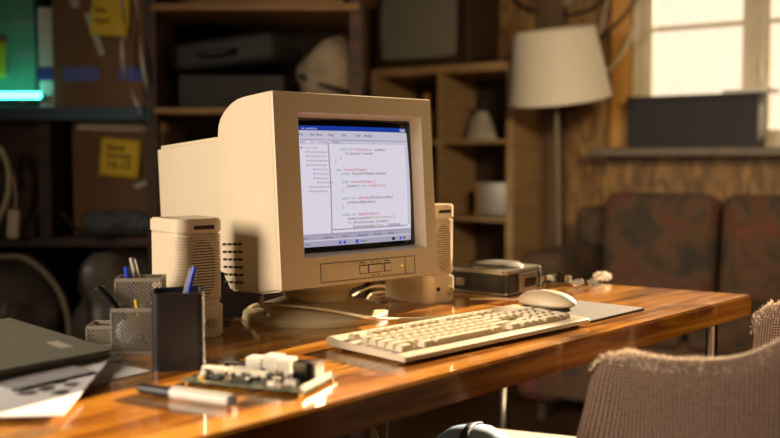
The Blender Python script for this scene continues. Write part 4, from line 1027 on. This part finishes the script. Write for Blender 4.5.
def ribbon(bm, pts, w):
    P = [Vector(p) for p in pts]; Q = []
    for i in range(len(P)-1):
        p0 = P[max(i-1, 0)]; p1 = P[i]; p2 = P[i+1]; p3 = P[min(i+2, len(P)-1)]
        for k in range(6):
            t_ = k/6; Q.append(.5*((2*p1)+(p2-p0)*t_+(2*p0-5*p1+4*p2-p3)*t_**2+(3*p1-p0-3*p2+p3)*t_**3))
    Q.append(P[-1]); last = None
    for i, q in enumerate(Q):
        a = i*.22; s = Vector((math.cos(a)*.9, math.sin(a)*.6, 0))*w; d = Vector((0, -.0008, 0))
        r_ = [bm.verts.new(x) for x in (q-s, q+s, q+s+d, q-s+d)]
        if last:
            for k in range(4): bm.faces.new((last[k], last[(k+1) % 4], r_[(k+1) % 4], r_[k]))
        last = r_
ribbon(b, [at(121, -8, YR-.01), at(124, 20, YR-.01), at(122, 45, YR-.02), at(124, 72, YR-.02), at(132, 92, YR-.02), at(138, 108, YR-.03), at(141, 118, YR-.02)], .0075)
rb = tag(obj('ribbon', b, 'ribbon'), 'pale plastic ribbon with a blue end hanging down the upper cardboard box', 'ribbon')
b = new(); ribbon(b, [at(137, 107, YR-.032), at(141, 118, YR-.022)], .009); obj('ribbon_end', b, 'tape_blue', rb)
b = new(); ribbon(b, [at(134, -8, YR-.01), at(139, 25, YR-.01), at(141, 55, YR-.02), at(146, 85, YR-.02), at(148, 106, YR-.03)], .006)
tag(obj('ribbon', b, 'ribbon'), 'thinner pale ribbon hanging at the right side of the upper cardboard box', 'ribbon')
# white container, teal glow in its colour, at far left and the light tube
bc = cbox('white box coloured as if lit teal by the light tube on the rack', X3(-80), X3(27), YR+.10, .3, zA, at(0, -30, YR).z-zA, m='teal_lit')
strip(bc, 'printed_label', [(-2, 16), (22, 14), (22, 19), (-2, 21)], 'paper_grey', -.15, (X3(-80)+X3(27))/2, zA)
strip(bc, 'printed_label', [(6, 50), (24, 48), (24, 54), (6, 56)], 'paper_grey', -.15, (X3(-80)+X3(27))/2, zA)
note('sticky_note', 'yellow note on the teal lit box at the left edge', -14, 39, 7, 78, YR+.095, [('12', .3, .5, .3)])
b = new(); box(b, (0, 0, .17), (.05, .2, .34), bev=.006); o = thing('lit_box_edge', 'narrow white board standing for a lit box side between the teal lit box and the cardboard box', 'board', (X3(40.5), YR+.16, zA), R(4));  # added pale strip in place of a box side catching light
bdy = obj('board', b, 'paper', o); b = new(); box(b, (-.002, -.101, .115), (.053, .002, .045)); obj('blue_tape', b, 'tape_blue', o)
lt2 = thing('light_tube', 'glowing teal light tube lying on the rack shelf at the left edge', 'light', (X3(-15), YR+.02, zA), 0)
q0, q1 = X3(-60)-X3(-15), X3(41)-X3(-15); zz = at(0, 95, YR).z-zA
b = new(); cyl(b, ((q0+q1)/2, 0, zz), .011, q1-q0, rot=(0, PI/2, 0), bev=.004); obj('glowing_tube', b, 'led', lt2)
b = new(); box(b, ((q0+q1)/2, .018, zz-.006), (q1-q0+.02, .012, .02), bev=.002); 
for x in (q0+.05, q1-.06): box(b, (x, .01, zz/2-.008), (.03, .03, zz-.016), bev=.002)
obj('tube_holder', b, 'black', lt2)

# lower shelf: box with note, bottle, plug
lb = cbox('brown cardboard box with a yellow note on the lower rack shelf', X3(62), X3(160), YR+.11, .34, zB, at(0, 121, YR+.06).z-zB, m='cardboard_dark')
cxl = (X3(62)+X3(160))/2
strip(lb, 'packing_tape', [(66, 122), (160, 122), (160, 131), (66, 129)], 'tape_clear', -.17, cxl, zB)
strip(lb, 'clear_tape', [(137, 134), (142, 132), (150, 158), (144, 160)], 'ribbon', -.17, cxl, zB)
strip(lb, 'clear_tape', [(124, 186), (143, 178), (144, 184), (127, 190)], 'ribbon', -.17, cxl, zB)
strip(lb, 'clear_tape', [(92, 158), (98, 154), (104, 168), (94, 166)], 'ribbon', -.17, cxl, zB)
note('sticky_note', 'yellow handwritten note on the lower cardboard box', 100, 139, 141, 177, YR+.105, [('Book', .18, .30, .20), ('drawings', .18, .50, .17), ('15-12', .18, .78, .26)], R(5))
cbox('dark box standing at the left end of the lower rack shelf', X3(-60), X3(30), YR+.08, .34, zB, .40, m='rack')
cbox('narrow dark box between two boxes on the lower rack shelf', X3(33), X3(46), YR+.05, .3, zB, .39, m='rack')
bt = thing('plastic_bottle', 'ribbed clear plastic bottle with orange cap lying on the lower rack shelf', 'bottle', (X3(82), YR+.05, zB+.048), (R(0), PI/2, R(-6)))
prof = [(0, 0), (.035, .0), (.042, .01)]
for k in range(9): prof += [(.046, .02+k*.018), (.042, .029+k*.018)]
prof += [(.044, .185), (.030, .21), (.014, .228), (.014, .236), (0, .236)]
b = new(); lathe(b, prof, seg=28); obj('bottle_body', b, 'pet', bt)
b = new(); cyl(b, (0, 0, .240), .015, .016); obj('cap', b, 'orange', bt)
# looped cable with a tag at left edge
b = new(); tube(b, [at(-8, 232, YR-.02), at(2, 212, YR-.03), at(8, 195, YR-.03), at(9, 172, YR-.03), at(4, 155, YR-.03), at(-1, 148, YR-.03), at(-6, 160, YR-.03), at(-4, 185, YR-.03)], .010)
tag(obj('looped_hose', b, 'cable_white'), 'pale looped hose hanging at the left edge of the rack', 'hose')
o = thing('adapter_plug', 'small pale adapter with a wire hanging at the left edge of the rack', 'adapter', at(14, 224, YR-.03), (0, R(4), 0))
b = new(); box(b, (0, 0, 0), (.038, .022, .095), bev=.005); obj('adapter_body', b, 'cable_white', o)
b = new(); tube(b, [(0, 0, .045), (.004, 0, .08), (-.002, 0, .12), (-.01, 0, .16)], .003); obj('wire', b, 'cable_white', o)

# bottom shelf: plastic bags with hose
b = new(); sphere(b, (0, 0, 0), (.16, .16, .22), u=28, v=18)
rb_ = random.Random(11)
from mathutils import noise
def crumple(bm, amp, sc, seed):
    for v in bm.verts: v.co += v.co.normalized()*noise.noise(v.co*sc+Vector((seed, 0, 0)))*amp
crumple(b, .07, 9, 3); b.transform(mtx((X3(98), YR+.20, zC+.19))); 
for v in b.verts: v.co.z = max(v.co.z, zC+.002)
tag(obj('plastic_bag', b, 'palebag'), 'crumpled translucent plastic bag right of the curved hose on the bottom shelf', 'bag')
b = new(); sphere(b, (0, 0, 0), (.15, .16, .20), u=28, v=18); crumple(b, .06, 9, 8); b.transform(mtx((X3(-8), YR+.20, zC+.17)))
for v in b.verts: v.co.z = max(v.co.z, zC+.002)
tag(obj('plastic_bag', b, 'palebag'), 'crumpled grey plastic bag at the left end of the bottom shelf', 'bag')
b = new(); tube(b, [at(-10, 258, YR-.05), at(20, 257, YR-.05), at(40, 268, YR-.06), at(56, 286, YR-.06), at(66, 308, YR-.06), at(70, 340, YR-.05), at(70, 380, YR-.04)], .010)
tag(obj('curved_hose', b, 'duct'), 'brown curved hose arching in front of the plastic bags', 'hose')
b = new(); tube(b, [at(62, 212, YR-.02), at(75, 228, YR-.04), at(92, 236, YR-.05), at(106, 233, YR-.05), at(118, 224, YR-.03)], .007)
tag(obj('cable', b, 'cable_black'), 'dark cable drooping under the plastic bottle', 'cable')

# middle of the rack: dark case, wrapped bundle, crates, planks
cs = thing('suitcase', 'dark fabric suitcase lying tilted on the rack above the monitor', 'suitcase', (X3(222), YR+.10, zA+.105), (R(2), R(-5), R(-16)))
b = new(); box(b, (.0, .1, .085), (.41, .28, .10), bev=.03, seg=4); obj('case_body', b, 'case_black', cs)
b = new(); box(b, (.0, .1, .085), (.416, .286, .006), bev=.002); obj('zip_seam', b, 'vent_dark', cs)
b = new(); tube(b, [(-.06, -.045, .085), (-.05, -.07, .08), (.05, -.07, .08), (.06, -.045, .085)], .008); obj('handle', b, 'black', cs)
c2 = thing('storage_crate', 'dark crate under the tilted suitcase on the rack', 'crate', (X3(232), YR+.24, zA), R(3))
b = new(); box(b, (-.02, 0, .0575), (.36, .30, .115), bev=.008); obj('crate_body', b, 'case_black', c2)
for k in range(4): b = new(); box(b, (-.14+.09*k, -.151, .058), (.05, .006, .06), bev=.002); obj('crate_slot', b, 'vent_dark', c2)
bg_ = thing('wrapped_bundle', 'large grey cloth bundle beside the suitcase on the rack', 'bundle', (X3(328), YR+.20, zA), 0)
b = new(); sphere(b, (0, 0, .11), (.118, .13, .145), u=32, v=20); crumple(b, .03, 12, 5)
for v in b.verts: v.co.z = max(v.co.z, 0.001)
obj('bundle_body', b, 'bag', bg_)
b = new(); lathe(b, [(.112, -.01), (.122, -.006), (.122, .006), (.112, .01)], seg=32, sy=1.1); b.transform(mtx((0, 0, .09), (R(8), R(18), 0))); obj('strap', b, 'case_black', bg_)
# lumber on the top shelf
for i, (x, z, rz, w2) in enumerate([(255, .0, 1, .58), (250, .05, -2, .52), (265, .10, 3, .46)]):
    b = new(); box(b, (0, 0, .02), (w2, .09, .038), bev=.002); o = obj('lumber_offcut', b, 'plank'); o.location = (X3(px) if False else X3(x), YR+.2+.02*i, zD+.0385*i+.0005); o.rotation_euler = (0, 0, R(rz))
    tag(o, ['lowest raw plank stored on the top board of the rack', 'middle raw plank stored on the top board of the rack', 'topmost raw plank stored on the top board of the rack'][i], 'plank', 'planks on the top board of the rack')
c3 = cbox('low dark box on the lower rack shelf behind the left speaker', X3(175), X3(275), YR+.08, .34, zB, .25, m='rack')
